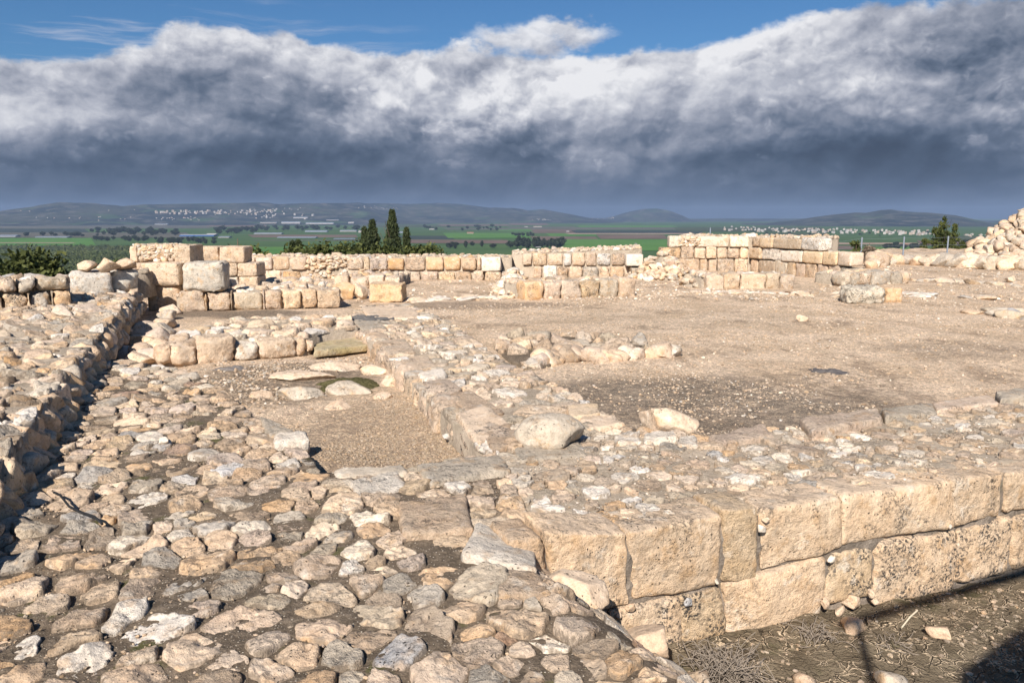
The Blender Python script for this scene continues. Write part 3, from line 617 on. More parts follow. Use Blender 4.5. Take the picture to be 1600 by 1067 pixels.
# sloping end of the terrace: large stones stepping down to the mud
for (x, y, z, sx, sy, sz, t) in [(.30,3.50,-.15,.34,.26,.2,'cream'),(.62,3.42,-.34,.30,.24,.22,'tan'),(.40,3.22,-.22,.2,.16,.14,'white'),(.58,3.08,-.36,.32,.26,.24,'grey'),(.85,3.05,-.62,.24,.2,.16,'tan'),(.78,2.72,-.5,.3,.25,.2,'cream')]:
    a = Acc(); rock(a, (x, y, z), (sx, sy, sz), rz=rng.uniform(-.4, .4), sub=4, tint=np.array(PAL[t]), rough=.05, tilt=.12); a.build('end_stone', M_STONE, terrace)
bed(TERR, lambda x, y: zterr(x, y)+.004, -.85, .045).build('mortar_bed', M_MORTAR, terrace)
bed(FRONT, lambda x, y: zfront(x, y)-.004, -.85, .05).build('mortar_bed', M_LIGHTBED, front)
bed(CENT, lambda x, y: zfront(x, y)-.008, -.3, .05).build('mortar_bed', M_LIGHTBED, central)
def terr_sp(x, y): return np.where((x > -.35+.1*y) & (rng.random(np.shape(x)) < .7), .108, .158)*np.where(y > 6, 1.1, 1.0)
def terr_col(x, y):
    return pick(['cream','tan','orange','grey','white','brown','yellow','rose','red','blue'], [24,26,7,18,9,4,8,8,1.2,1])
cobbles(terrace, TERR, terr_sp, zterr, height=.021, gap=.0022, avoid=AV, mat=M_STONE, name='cobble', drop=.015, maxparts=85, colfun=terr_col, rough=.007, aniso=.25)
cobbles(front, FRONT, lambda x, y: np.where(rng.random(np.shape(x)) < .22, .17, .095), zfront, height=.014, gap=.003, avoid=AV, mat=M_STONE, name='cobble', drop=.10, maxparts=60, colfun=lambda x, y: pick(['cream','tan','orange','grey','white','brown','yellow','rose','blue'], [20,15,7,20,26,4,8,6,2]), rough=.006)
cobbles(central, CENT, lambda x, y: np.where(rng.random(np.shape(x)) < .4, .27, .15), zfront, height=.016, gap=.004, avoid=AV, mat=M_STONE, name='cobble', drop=.04, maxparts=60, colfun=lambda x, y: pick(['cream','tan','grey','white','yellow','rose'], [30,12,18,22,10,10]), rough=.008)
# ashlar face of the front wall
FQ = [[(795,846),(846,842),(852,925),(806,918)],[(853,832),(981,836),(984,945),(872,962)],[(986,834),(1127,806),(1122,915),(990,940)],[(1133,800),(1184,796),(1184,900),(1130,910)],
 [(1194,800),(1312,776),(1313,854),(1190,897)],[(1322,776),(1486,753),(1488,822),(1317,852)],[(1490,752),(1570,740),(1562,806),(1492,820)],[(1576,740),(1668,724),(1668,790),(1576,802)],[(1672,724),(1800,706),(1800,770),(1672,788)],
 [(957,958),(1060,938),(1062,1008),(955,1040)],[(1066,935),(1130,916),(1130,988),(1068,1008)],[(1136,915),(1289,870),(1284,962),(1136,1006)],[(1300,868),(1362,858),(1360,930),(1290,945)],
 [(1373,852),(1496,830),(1490,925),(1366,948)],[(1500,828),(1582,812),(1576,895),(1496,912)],[(1588,812),(1690,794),(1690,872),(1585,890)],[(1695,790),(1820,772),(1820,850),(1695,870)]]
FT = ['tan','cream','cream','yellow','cream','cream','cream','cream','tan','cream','yellow','cream','yellow','cream','cream','cream','tan']
for q_, t_ in zip(FQ, FT):
    m4 = np.mean(q_, 0); q_0 = q_; q_ = [tuple(m4+(np.array(v)-m4)*(1+7/max(40, abs(v[0]-m4[0])*2+abs(v[1]-m4[1])))) for v in q_]
    block_quad(FA, FB, q_, .30, n=(34, 14, 26), r=.028, rough=.005, tint=np.array(PAL[t_])*rng.uniform(.92, 1.08)*np.array([1.07, 1.03, .97]), var=rng.uniform(.3, 1), bulge=.006, wob=1.1).build('ashlar_block', M_LICH if q_0[0][0] in (1135, 1066, 957, 1300, 1500, 1373) else M_FACE, front)
d_ = ray(1812, 700)[:2]; FS = d_*((FA@n20)/(d_@n20))
wallblocks(front, FS, FB, -.38, -.01, None, .3, M_FACE, COLS, n=(16, 8, 12), r=.03, rough=.004); wallblocks(front, FS, FB, -.78, -.40, None, .3, M_LICH, COLS, n=(16, 8, 12), r=.03, rough=.004)
# lime mortar filling the joints
jm = Acc(); c0 = FA-n20*.028; L_ = 9.0; nu, nz = 260, 26
uu, zz = np.meshgrid(np.linspace(-.12, L_, nu), np.linspace(-.9, -.03, nz), indexing='ij'); base = np.stack([c0[0]+u20[0]*uu, c0[1]+u20[1]*uu, zz], -1)
dsp = .02*fbm(base, 7, 3, 61)+.008*fbm(base, 30, 2, 62); base[..., 0] += n20[0]*dsp; base[..., 1] += n20[1]*dsp
idx = np.arange(nu*nz).reshape(nu, nz); q = np.stack([idx[:-1, :-1], idx[1:, :-1], idx[1:, 1:], idx[:-1, 1:]], -1).reshape(-1, 4)
jm.add(base, Q=q).build('joint_mortar', M_JOINT, front)
CL = [P(747,700), P(712,664), P(688,640), P(653,608), P(618,572), P(588,545), P(558,515)]
for i in range(len(CL)-1):
    b_, a_ = CL[i], CL[i+1]; wallblocks(central, a_, b_, -.3, .02, None, .3, M_STONE, (['cream','tan','rose','grey'], [4,3,2,2]), n=(14, 8, 10), r=.06, rough=.012, proud=.03, hvar=.02, name='facing_stone')
a = Acc()
for px, py, s_, t in [(1298,873,.05,'white'),(1485,822,.04,'white'),(1075,940,.05,'blue'),(984,950,.05,'tan'),(968,962,.04,'cream'),(1120,908,.035,'white'),(1196,812,.04,'cream'),(1190,826,.05,'white'),(1290,942,.07,'tan'),(1360,925,.06,'cream'),(1250,985,.09,'cream'),(1330,940,.10,'tan'),(1310,955,.08,'cream'),(1366,940,.05,'cream')]:
    d = ray(px, py); t_ = (FA@n20)/(d[:2]@n20)*.995; rock(a, d*t_+np.array([0, 0, CAMZ]), (s_*1.2, s_*.7, s_), sub=3, tint=np.array(PAL[t]))
a.build('chinking_stones', M_STONE, front)

# loose boulders on the wall
def boulder(px, py, z, size, tint, label, rz=0, sub=4, tilt=.15, cuts=8, name='boulder', mat=None, sink=.35, group=None):
    p = P(px, py, z); a = Acc(); rock(a, (p[0], p[1], z+size[2]*(.5-sink)), size, rz=rz, sub=sub, tint=np.array(tint), tilt=tilt, cuts=cuts)
    return tag(a.build(name, mat or M_STONE), label, 'boulder' if name == 'boulder' else 'stone', group)
boulder(1042, 668, 0, (.52, .34, .27), PAL['cream'], 'big cream boulder at the edge of the dark courtyard patch, right of the central wall', rz=-.45, tilt=.12, cuts=6)
boulder(860, 694, 0, (.50, .40, .30), PAL['grey'], 'smooth rounded grey boulder lying on the junction of the foreground walls', rz=.1, tilt=.06, cuts=-2, sink=.25)

# ------------------------------------------------------------------ raised left wall
left = thing('left_wall', 'raised rubble wall along the left edge, casting the dark jagged shadow on the cobbles', 'stone wall', (-4, 7, 0))
dirL = (LW[-1]-LW[0])/np.linalg.norm(LW[-1]-LW[0]); nL = np.array([dirL[1], -dirL[0]])
lw_pts = [LW[0]-dirL*5.6]+LW+[P(190,530), P(205, 500), P(224, 478, 0)]
LTOP = [p-nL*.05 for p in lw_pts]+[np.array([-7.2, 14.2]), np.array([-10.5, 13.0]), np.array([-9, 8]), np.array([-6, 1]), np.array([-5, -1.2])]
def zleft(x, y):
    y = np.asarray(y, float); x = np.asarray(x, float); return .24+.02*fbm(xy0(x, y), 1.1, 3, 51)+.05*sstep(y, 6, 11)+.03*sstep(-x-.35*y, 2, 5)
bed(LTOP, zleft, -.3, .07, noise=.02).build('mortar_bed', M_LIGHTBED, left)
edge_pts = lw_pts; s_acc = 0
for i in range(len(edge_pts)-1):
    a0, b0 = edge_pts[i], edge_pts[i+1]; L = np.linalg.norm(b0-a0); s_ = 0
    while s_ < L:
        p = a0+(b0-a0)*s_/L; w_ = rng.uniform(.18, .38); y_ = p[1]; zt = float(zleft(p[0], p[1]))
        if y_ > 1.5:
            a = Acc(); sub = 4 if y_ < 6.5 else 3
            hh = rng.uniform(.24, .34); rock(a, (p[0]-nL[0]*.12, p[1]-nL[1]*.12, zt-hh*.42), (w_*1.15, .34, hh), rz=math.atan2(dirL[1], dirL[0])+rng.uniform(-.3, .3), sub=sub, tint=pick(['tan','cream','orange','brown','grey','yellow'], [5,4,1,2,3,2]), tilt=.15, cuts=9, rough=.07)
            rock(a, (p[0]-nL[0]*.04, p[1]-nL[1]*.04, .02), (w_*.9, .26, .24), rz=math.atan2(dirL[1], dirL[0]), sub=3, tint=pick(['tan','brown','grey','orange']), tilt=.2, rough=.07)
            a.build('edge_stone', M_STONE, left)
        s_ += w_*.92
cobbles(left, LTOP, lambda x, y: np.where(rng.random(np.shape(x)) < .45, .27, .17), zleft, height=.022, gap=.003, mat=M_STONE, name='top_stone', drop=.04, maxparts=30, colfun=lambda x, y: pick(['cream','tan','orange','grey','white','brown','yellow','rose'], [16,22,6,26,9,7,8,10]), rough=.012, tilt=.22)

# rear-left rubble wall on the raised wall
rl = thing('rear_left_wall', 'rough two-course stone wall across the far end of the raised left wall', 'stone wall', tuple(P(100, 480, .25))+(.25,))
A0, B0 = P(-150, 496, .25), P(112, 480, .25)
wallblocks(rl, A0, B0, .22, .50, [-110,-60,-30,0,40,42,78,80,110], .4, M_STONE, (['tan','cream','orange','grey'], [5,3,2,2]), r=.06, rough=.015, n=(12, 8, 10), proud=.04)
wallblocks(rl, A0, B0, .50, .70, [-110,-70,-40,-5,22,25,52,55,108], .35, M_STONE, (['grey','tan','cream'], [4,3,2]), r=.06, rough=.015, n=(12, 8, 8), proud=.06, hvar=.04)
RLP = [A0*1.012, B0*1.012, B0*1.085, A0*1.11]
bed(RLP, lambda x, y: .62+.03*fbm(xy0(x, y), 2, 2, 4), .1, .1).build('rubble_core', M_LIGHTBED, rl)
cobbles(rl, RLP, .3, lambda x, y: .62+0*x, height=.06, mat=M_STONE, name='top_stone', maxparts=20, rough=.015, drop=.02, tilt=.15)
ra_, rb_ = P(113, 463, .27), P(219, 455, .27); RL2 = [ra_+np.array([0, .5]), rb_+np.array([-.1, .5]), rb_+np.array([-.1, 1.4]), ra_+np.array([-.3, 1.4])]
bed(RL2, lambda x, y: .58+0*x, .1, .1).build('rubble_core', M_LIGHTBED, rl)
cobbles(rl, RL2, .3, lambda x, y: .58+0*x, height=.06, mat=M_STONE, name='top_stone', maxparts=10, rough=.015, drop=.02, tilt=.2)
g2 = 'big squared blocks on the far end of the left wall'
for px0, px1, yb, z0, z1, t, lab in [(113,178,463,.27,.66,(.55,.52,.47),'pale grey rough block, left of the pair at the far end of the raised wall'),(178,219,458,.27,.66,(.60,.57,.50),'pale squared block at the far right corner of the raised left wall')]:
    a0, b0 = P(px0, yb, z0), P(px1, yb-3, z0); u = (b0-a0)/np.linalg.norm(b0-a0); nn = np.array([-u[1], u[0]])
    f = [np.array([*a0, z1]), np.array([*b0, z1]), np.array([*b0, z0]), np.array([*a0, z0])]
    o = rounded_hex(f+[p+np.array([nn[0], nn[1], 0])*.5 for p in f], n=(16, 10, 12), r=.07, rough=.02, tint=t, var=.3, bulge=.03, wob=1.5).build('stone_block', M_STONE); tag(o, lab, 'stone block')
for px, py, z, s_, lab in [(135,423,.68,(.34,.3,.22),'small tan stone left on the rubble behind the pale grey blocks'),(167,422,.68,(.44,.34,.26),'larger tan stone, on the rubble just behind the pale grey blocks'),(196,420,.68,(.4,.34,.24),'brownish stone beside the tower stub on the rear left wall')]:
    boulder(px, py, z, s_, PAL['tan'], lab, sub=3, name='loose_stone', sink=.2)

# ------------------------------------------------------------------ block piles at the rear left
def single(px0, px1, z0, z1, dist_y, depth, tint, name='stone_block', label=None, parent=None, cat='stone block', n=(12, 8, 10), r=.05, rough=.012, skew=0.0, mat=None):
    f = [PD(px0, 430, dist_y), PD(px1, 430, dist_y+skew)]; a0 = f[0][:2]; b0 = f[1][:2]; u = (b0-a0)/np.linalg.norm(b0-a0); nn = np.array([-u[1], u[0]])
    q_ = [np.array([*a0, z1]), np.array([*b0, z1]), np.array([*b0, z0]), np.array([*a0, z0])]
    o = rounded_hex(q_+[p+np.array([nn[0], nn[1], 0])*depth for p in q_], n=n, r=r, rough=rough, tint=np.array(tint), var=rng.uniform(0, 1), bulge=.015).build(name, mat or M_FACE, parent)
    if label: tag(o, label, cat)
    return o
def zpx(py, dist): d = ray(800, py); return CAMZ+d[2]/d[1]*dist
tw = thing('tower_stub', 'stacked stump of squared blocks topped with rubble masonry, highest thing at the rear left', 'stone stack', (*P(250, 482, -.15), -.15))
single(226, 277, -.2, .29, 15.2, .7, PAL['tan'], parent=tw, name='lower_block'); single(219, 279, .29, .73, 15.1, .75, PAL['cream'], parent=tw, name='middle_block', r=.07)
single(205, 224, .40, .71, 15.3, .6, PAL['tan'], parent=tw, name='side_block', r=.06); single(278, 300, -.2, .66, 15.8, .6, PAL['yellow'], parent=tw, name='rear_block')
single(205, 216, .73, 1.03, 15.4, .6, PAL['cream'], parent=tw, name='corner_stone', r=.02); single(274, 299, .70, 1.05, 15.35, .7, PAL['cream'], parent=tw, name='corner_stone', r=.02)
cp = [PD(214, 400, 15.5)[:2], PD(276, 400, 15.5)[:2], PD(276, 400, 16.2)[:2], PD(214, 400, 16.2)[:2]]
bed(cp, lambda x, y: 1.0+0*x, .6, .05).build('rubble_core', M_LIGHTBED, tw)
a = Acc()
for _ in range(120):
    px = rng.uniform(216, 274); z = rng.uniform(.76, 1.02); p = PD(px, 400, 15.48); rock(a, (p[0], p[1], z), (rng.uniform(.08, .2), .12, rng.uniform(.07, .14)), sub=2, tint=mixpick())
for _ in range(60):
    p = PD(rng.uniform(212, 292), 400, rng.uniform(15.5, 16.1)); rock(a, (p[0], p[1], 1.03), (.16, .16, .08), sub=2)
a.build('rubble_infill', M_STONE, tw)
single(283, 349, .19, .745, 14.95, .6, (.47,.43,.37), label='large rounded grey-brown block on the low wall, right of the stacked stump', r=.09, n=(18, 12, 16), rough=.02, skew=.1)
rw = thing('rear_corner_wall', 'wall corner with two tall top blocks right behind the large rounded grey-brown block', 'stone wall', (*P(340, 440, -.1), -.1))
for x0, x1, z0, z1, t in [(302,343,.62,.96,'tan'),(344,383,.62,.96,'tan'),(343,371,.33,.62,'cream'),(371,402,.33,.62,'cream'),(348,372,.05,.33,'white'),(372,402,.05,.33,'cream'),(318,343,.3,.62,'cream'),(300,346,-.2,.3,'tan')]:
    single(x0, x1, z0, z1, 17.0, .6, np.array(PAL[t]), parent=rw, name='ashlar_block', r=.035)
w3 = thing('low_step_wall', 'low single-course wall of squared blocks right of the narrow passage, with a flat rubble top', 'stone wall', (*P(400, 482, -.15), -.15))
A3, B3 = P(272, 487, -.17), P(531, 479, -.17)
wallblocks(w3, A3, B3, -.2, .18, [274,319,320,359,360,410,411,440,470,494,531], .4, M_FACE, COLS, n=(12, 8, 9), r=.04, rough=.01)
W3P = [A3+np.array([0, .12]), B3+np.array([0, .12]), P(500, 437, .1), P(350, 440, .1), P(290, 450, .1)]
bed(W3P, lambda x, y: .12+0*x, -.3, .1).build('rubble_core', M_LIGHTBED, w3)
cobbles(w3, W3P, .33, lambda x, y: .12+0*x, height=.05, mat=M_PALE, name='top_stone', maxparts=20, rough=.012, drop=.02, colfun=lambda x, y: pick(['cream','white','tan'], [4,3,2]))
# cross wall in the middle left
w2 = thing('cross_wall', 'short low wall of rough cream boulders crossing from the narrow passage to the central wall', 'stone wall', (*P(380, 560, -.12), -.12))
A2, B2 = P(250, 572, -.14), P(492, 549, -.14)
for x0, x1, yt0, yt1, yb0, yb1, t in [(249,268,545,543,569,568,'tan'),(269,309,541,541,571,569,'cream'),(311,369,528,524,570,567,'cream'),(371,402,538,536,567,560,'white'),(404,464,532,528,562,556,'cream'),(465,478,527,526,555,554,'tan'),(479,492,530,532,550,548,'tan')]:
    block_quad(A2, B2, [(x0,yt0),(x1,yt1),(x1,yb1),(x0,yb0)], .4, n=(16, 10, 12), r=.06, rough=.018, tint=np.array(PAL[t]), var=rng.uniform(0, 1), bulge=.03, wob=1.5).build('facing_stone', M_PALE, w2)
W2P = [P(254, 546, .05), P(370, 533, .05), P(480, 527, .05), P(500, 520, .05), P(560, 512, .05), P(545, 494, .05), P(400, 498, .05), P(320, 510, .05), P(268, 528, .05)]
bed(W2P, lambda x, y: .06+.02*fbm(xy0(x, y), 2, 2, 4), -.3, .07).build('rubble_core', M_LIGHTBED, w2)
cobbles(w2, W2P, .34, lambda x, y: .06+0*x, height=.035, mat=M_PALE, name='top_stone', maxparts=40, rough=.015, drop=.0, tilt=.12, colfun=lambda x, y: pick(['cream','white','tan','yellow'], [5,3,2,1]))
_, _ = slab_obj([(492,530),(562,525),(576,538),(490,549)], -.08, .10, (.50,.42,.25), w2, 'yellowish_slab', M_STONE)
# narrow passage stones
ps = thing('passage_kerb', 'row of kerb stones in the narrow passage beside the shaded left wall', 'stone kerb', (*P(235, 520, -.1), -.1))
for k, (px, py) in enumerate([(262,492),(255,503),(246,512),(240,524),(232,536),(222,549),(212,560),(268,484),(228,512),(214,530),(200,548),(250,540),(240,556)]):
    a = Acc(); p = P(px, py, -.1); rock(a, (p[0], p[1], -.12), (rng.uniform(.35, .6), rng.uniform(.3, .5), .26), sub=3, tint=pick(['tan','cream','rose','grey']), tilt=.12, rough=.06); a.build('kerb_stone', M_STONE, ps)

# mound / pieces between pit and cross wall
boulders = [(475,592,(.75,.55,.16),'cream','flat pale cream boulder lying in the dirt left of the mossy patch'),(548,614,(.5,.4,.2),'grey','pitted grey boulder under the mossy patch at the back of the pit'),(590,585,(.55,.4,.2),'cream','cream boulder against the central wall beside the mossy patch'),
 (620,600,(.34,.3,.2),'cream','smaller cream boulder at the back right corner of the pit'),(468,622,(.5,.36,.2),'grey','low grey boulder at the back left of the pit'),(414,622,(.32,.2,.12),'tan','small tan boulder beside the terrace edge behind the pit'),
 (532,638,(.3,.2,.12),'tan','small flat cream stone at the back edge of the pit floor'),(598,625,(.2,.16,.12),'tan','small tan boulder with moss in the middle back of the pit'),(520,578,(.7,.4,.16),'cream','long low cream boulder above the mossy patch')]
for px, py, s_, t, lab in boulders: boulder(px, py, -.2, s_, PAL[t], lab, sub=4, tilt=.05, sink=.38, rz=rng.uniform(-.4, .4), cuts=4)
m_, T = material('moss'); pos = T.new('ShaderNodeNewGeometry').outputs['Position']; nn_ = T.noise(pos, 40, 6, .7)
finish(T, T.mix(T.ss(nn_, .35, .65), (.06, .055, .025), (.17, .15, .07)), 1, T.bump(nn_, .03), .05); M_MOSS = m_
def mound(px, py, z, rx, ry, h, mat, name, seed=1):
    p = P(px, py, z); n_ = 28; V = [[p[0], p[1], z+h]]; 
    th = np.linspace(0, 2*math.pi, 40, endpoint=False); 
    for k in range(1, 11):
        r_ = k/10; wob = 1+.55*fbm(np.stack([np.cos(th), np.sin(th), th*0+seed], -1), 1.6, 3, seed)
        x = p[0]+rx*r_*wob*np.cos(th); y = p[1]+ry*r_*wob*np.sin(th); V += list(np.stack([x, y, z+h*(1-r_**2)+.02*fbm(xy0(x, y), 14, 3, seed)-.02*r_], -1))
    V = np.array([np.array(v) for v in V]); ring = np.arange(40); q = []
    for k in range(9): a = 1+k*40+ring; b = 1+k*40+(ring+1) % 40; q.append(np.stack([a, a+40, b+40, b], -1))
    return Acc().add(V, Q=np.concatenate(q), Tr=np.stack([ring*0, 1+ring, 1+(ring+1) % 40], -1)).build(name, mat)
tag(mound(535, 600, -.18, .46, .42, .05, M_MOSS, 'moss_patch'), 'olive green moss patch among boulders behind the pit', 'moss', None, 'stuff')

# ------------------------------------------------------------------ long back wall
bw = thing('back_wall', 'long straight two-course back wall of squared cream blocks, left stretch beneath the cypresses', 'stone wall', (*P(600, 437, -.2), -.2))
A6, B6 = P(380, 437, -.2), P(800, 438, -.2)
wallblocks(bw, A6, B6, .07, .45, [385,400,427,453,480,490,503,None,541,568,578,606,632,665,693,720,745,752], .4, M_FACE, COLS, n=(8, 5, 7), r=.04)
wallblocks(bw, A6, B6, -.25, .06, [380,412,440,470,505,None,628,657,685,711,737,757,783], .4, M_FACE, COLS, n=(8, 5, 6), r=.05)
wallblocks(bw, A6-np.array([0, .28]), B6-np.array([0, .28]), .06, .45, [752,783], .5, M_PALE, (['white'], [1]), n=(8, 5, 7), r=.03)
wallblocks(bw, A6-np.array([0, .28]), B6-np.array([0, .28]), -.25, .05, [757,783,800], .5, M_PALE, (['cream','white'], [1,1]), n=(8, 5, 7), r=.04)
BWP = [A6+np.array([-1.6, .1]), B6+np.array([0, .1]), B6+np.array([0, 1.7]), A6+np.array([-1.4, 1.7])]
bed(BWP, lambda x, y: .43+.03*fbm(xy0(x, y), 1.5, 2, 4), -.4, .14).build('rubble_core', M_LIGHTBED, bw)
cobbles(bw, BWP, .22, lambda x, y: .43+.02*fbm(xy0(x, y), 1.5, 2, 4), height=.03, mat=M_STONE, name='top_stone', maxparts=10, rough=.02, drop=.02, tilt=.12)
a = Acc()
for _ in range(150):
    px = rng.choice([rng.uniform(503, 541), rng.uniform(505, 628), rng.uniform(752, 800), rng.uniform(480, 503)]); p = PD(px, 430, A6[1]-.02); rock(a, (p[0], p[1], rng.uniform(-.2, .42)), (rng.uniform(.08, .22), .2, rng.uniform(.07, .16)), sub=2)
a.build('rubble_infill', M_STONE, bw)
bw2 = thing('back_wall', 'right stretch of the back wall, eight squared blocks wide and two courses high, ending in a rubble gap', 'stone wall', (*P(930, 432, -.2), -.2))
A7, B7 = P(800, 433, -.2), P(1030, 433, -.2)
wallblocks(bw2, A7, B7, .13, .52, [815,832,855,880,893,915,932,955,977], .4, M_FACE, COLS, n=(8, 5, 7), r=.045)
wallblocks(bw2, A7, B7, -.25, .12, [833,848,871,888,910,936,953,975,987], .4, M_FACE, COLS, n=(8, 5, 7), r=.045)
wallblocks(bw2, A7-np.array([0, .3]), B7-np.array([0, .3]), .14, .52, [977,1005], .5, M_PALE, (['white'], [1]), n=(8, 5, 7)); wallblocks(bw2, A7-np.array([0, .5]), B7-np.array([0, .5]), -.25, .12, [986,1027], .6, M_PALE, (['grey','white'], [1,1]), n=(8, 5, 7))
B2P = [A7+np.array([0, .1]), A7*.5+B7*.5+np.array([1.1, .1]), A7*.5+B7*.5+np.array([1.4, 1.6]), A7+np.array([0, 1.6])]
B2P = [A7+np.array([0, .1]), P(1003, 433, -.2)+np.array([0, .1]), P(1003, 433, -.2)+np.array([.2, 2.2]), A7+np.array([0, 1.8])]
bed(B2P, lambda x, y: .5+.03*fbm(xy0(x, y), 1.5, 2, 4)+.04*(x-A7[0]), -.4, .14).build('rubble_core', M_LIGHTBED, bw2)
cobbles(bw2, B2P, .22, lambda x, y: .5+.04*(x-A7[0]), height=.03, mat=M_STONE, name='top_stone', maxparts=10, rough=.02, drop=.02, tilt=.12)
def heap(name, label, cx, cy, rx, ry, h, z0, n, size, parts=30, cols=None, cat='rubble heap', mat=None, flat=.0):
    t = thing(name, label, cat, (cx, cy, z0)); L = []
    th = np.linspace(0, 2*math.pi, 36, endpoint=False); V = [[cx, cy, z0+h]]; 
    for k in range(1, 9): r_ = k/8; V += [[cx+rx*r_*math.cos(q_), cy+ry*r_*math.sin(q_), z0+h*(1-max(0, (r_-flat)/(1-flat)))*.95-.05-.1*(k == 8)] for q_ in th]
    ring = np.arange(36); q = []
    for k in range(7): a = 1+k*36+ring; b = 1+k*36+(ring+1) % 36; q.append(np.stack([a, a+36, b+36, b], -1))
    Acc().add(V, Q=np.concatenate(q), Tr=np.stack([ring*0, 1+ring, 1+(ring+1) % 36], -1)).build('earth_core', M_LIGHTBED, t)
    for k in range(n):
        r_ = math.sqrt(rng.uniform(0, 1)); q_ = rng.uniform(0, 2*math.pi); z = z0+h*(1-max(0, (r_-flat)/(1-flat))); s_ = rng.uniform(*size)*(1+.4*(rng.random() < .15))
        L.append((s_ if math.sin(q_) < .3 else 0, (cx+rx*r_*math.cos(q_), cy+ry*r_*math.sin(q_), z), s_))
    L.sort(key=lambda t_: -t_[0]); rest = Acc()
    for k, (_, p, s_) in enumerate(L):
        a = Acc() if k < parts else rest
        rock(a, p, (s_*1.2, s_, s_*.75), sub=3 if s_ > .3 else 2, tint=pick(*cols) if cols else mixpick(), tilt=.3, rough=.07)
        if k < parts: a.build('stone', mat or M_STONE, t)
    if rest.n: tag(rest.build('small_rubble', mat or M_STONE, t), kind='stuff')
    return t
p = P(1040, 436, -.2); heap('rubble_heap', 'tumbled heap of pale stones filling the gap between back wall and high corner', p[0], p[1]+.6, 1.0, 1.5, .75, -.2, 170, (.12, .34), 40)
p = P(795, 462, -.2); heap('rubble_heap', 'spill of white and orange rubble left of the six-block wall in the courtyard', p[0]+.1, p[1]+1.5, .42, 2.3, .5, -.2, 170, (.1, .28), 40, (['white','cream','orange','tan'], [4,4,1,2]))
# high corner
hc = thing('high_corner', 'highest three-course corner of squared pale blocks at the right rear', 'stone wall', (*P(1169, 424, -.2), -.2))
A8, B8, C8 = P(1030, 424, -.2), P(1169, 424, -.2), P(1330, 442, -.2)
wallblocks(hc, A8, B8, .58, .95, [1044,1060,None,1091,1138,1169], .45, M_PALE, (['cream','white'], [2,1]), n=(8, 5, 7), r=.03)
wallblocks(hc, A8, B8, .2, .57, [1031,1063,1084,1102,1119,1135,1155,1169], .45, M_FACE, COLS, n=(8, 5, 7), r=.04)
wallblocks(hc, A8, B8, -.25, .19, [1057,1093,1107,1120,1147,1169], .45, M_FACE, COLS, n=(8, 5, 7), r=.04)
wallblocks(hc, B8, C8, .60, .95, [1170,1184,1205,1249,1279], .45, M_PALE, (['cream','yellow','white'], [2,2,1]), n=(8, 5, 7), r=.03)
wallblocks(hc, B8, C8, .22, .59, [1170,1187,1219,1252,1283,1306,1328], .45, M_PALE, (['cream','white','yellow'], [3,1,1]), n=(8, 5, 7), r=.03)
wallblocks(hc, B8, C8, -.25, .21, [1170,1182,1209,1229,1241,1257,1274,1291,1310,1328], .45, M_FACE, (['grey','rose','tan','brown'], [3,2,3,1]), n=(8, 5, 7), r=.04)
ubc = (C8-B8)/np.linalg.norm(C8-B8)
def HP(c_): return [A8+np.array([.3, .12]), B8+np.array([.05, .12])]+c_
H1 = [A8+np.array([.4, .15]), B8+np.array([.1, .15]), B8+ubc*2.75+np.array([.2, .1]), B8+ubc*2.2+np.array([2.0, 1.4]), A8+np.array([1.5, 2.2])]
H2 = [B8+np.array([.15, .1]), C8+np.array([.12, .12])-ubc*.25, C8+np.array([.15, 1.3]), B8+np.array([2.0, 1.2])]
bed(H1, lambda x, y: .92+.02*fbm(xy0(x, y), 1.5, 2, 4), -.4, .14).build('rubble_core', M_LIGHTBED, hc); bed(H2, lambda x, y: .54+0*x, -.4, .12).build('rubble_core', M_LIGHTBED, hc)
cobbles(hc, H1, .26, lambda x, y: .93+0*x, height=.05, mat=M_STONE, name='top_stone', maxparts=10, rough=.02, drop=.02, tilt=.12); cobbles(hc, H2, .24, lambda x, y: .56+0*x, height=.05, mat=M_STONE, name='top_stone', maxparts=10, rough=.02, drop=.02, tilt=.25, rest='rubble_top')
a = Acc()
for _ in range(90): p = PD(rng.uniform(1058, 1092), 430, A8[1]-.02); rock(a, (p[0], p[1]+.15, rng.uniform(.62, .92)), (rng.uniform(.1, .25), .3, rng.uniform(.08, .18)), sub=2)
a.build('rubble_infill', M_STONE, hc)

# courtyard wall stubs
def stub(name, label, pa, pb, z1, joints, depth=.5, cols=COLS, mat=None, back=1.1, cob=.26, r=.05):
    A, B = P(*pa, -.2), P(*pb, -.2); t = thing(name, label, 'stone wall', (*((A+B)/2), -.2))
    wallblocks(t, A, B, -.25, z1, joints, depth, mat or M_FACE, cols, n=(12, 8, 9), r=r, rough=.012)
    u = (B-A)/np.linalg.norm(B-A); nn = np.array([-u[1], u[0]]); poly = [A+nn*.2+u*.1, B+nn*.2-u*.1, B+nn*back, A+nn*back]
    bed(poly, lambda x, y: z1-.07+0*x, -.4, .1).build('rubble_core', M_LIGHTBED, t)
    cobbles(t, poly, cob, lambda x, y: z1-.06+0*x, height=.05, mat=M_PALE, name='top_stone', maxparts=20, rough=.015, drop=.02, tilt=.2)
    return t
stub('courtyard_wall', 'low wall of six rounded cream blocks standing mid courtyard before the back wall', (818,470), (996,462), .2, [819,851,877,909,940,968,995])
stub('courtyard_wall', 'low stub of four cream blocks with a dark broken left end, before the high corner', (1095,453), (1243,452), .18, [1103,1131,1158,1198,1221,1243], cols=(['cream','orange','yellow'], [3,1,1]))
p = P(1088, 450, -.2); heap('rubble_heap', 'dark broken end of rubble at the left of the four-block courtyard stub', p[0]+.05, p[1]+.5, .35, .6, .38, -.2, 50, (.12, .28), 25, (['grey','brown','dark','tan'], [3,2,2,2]))
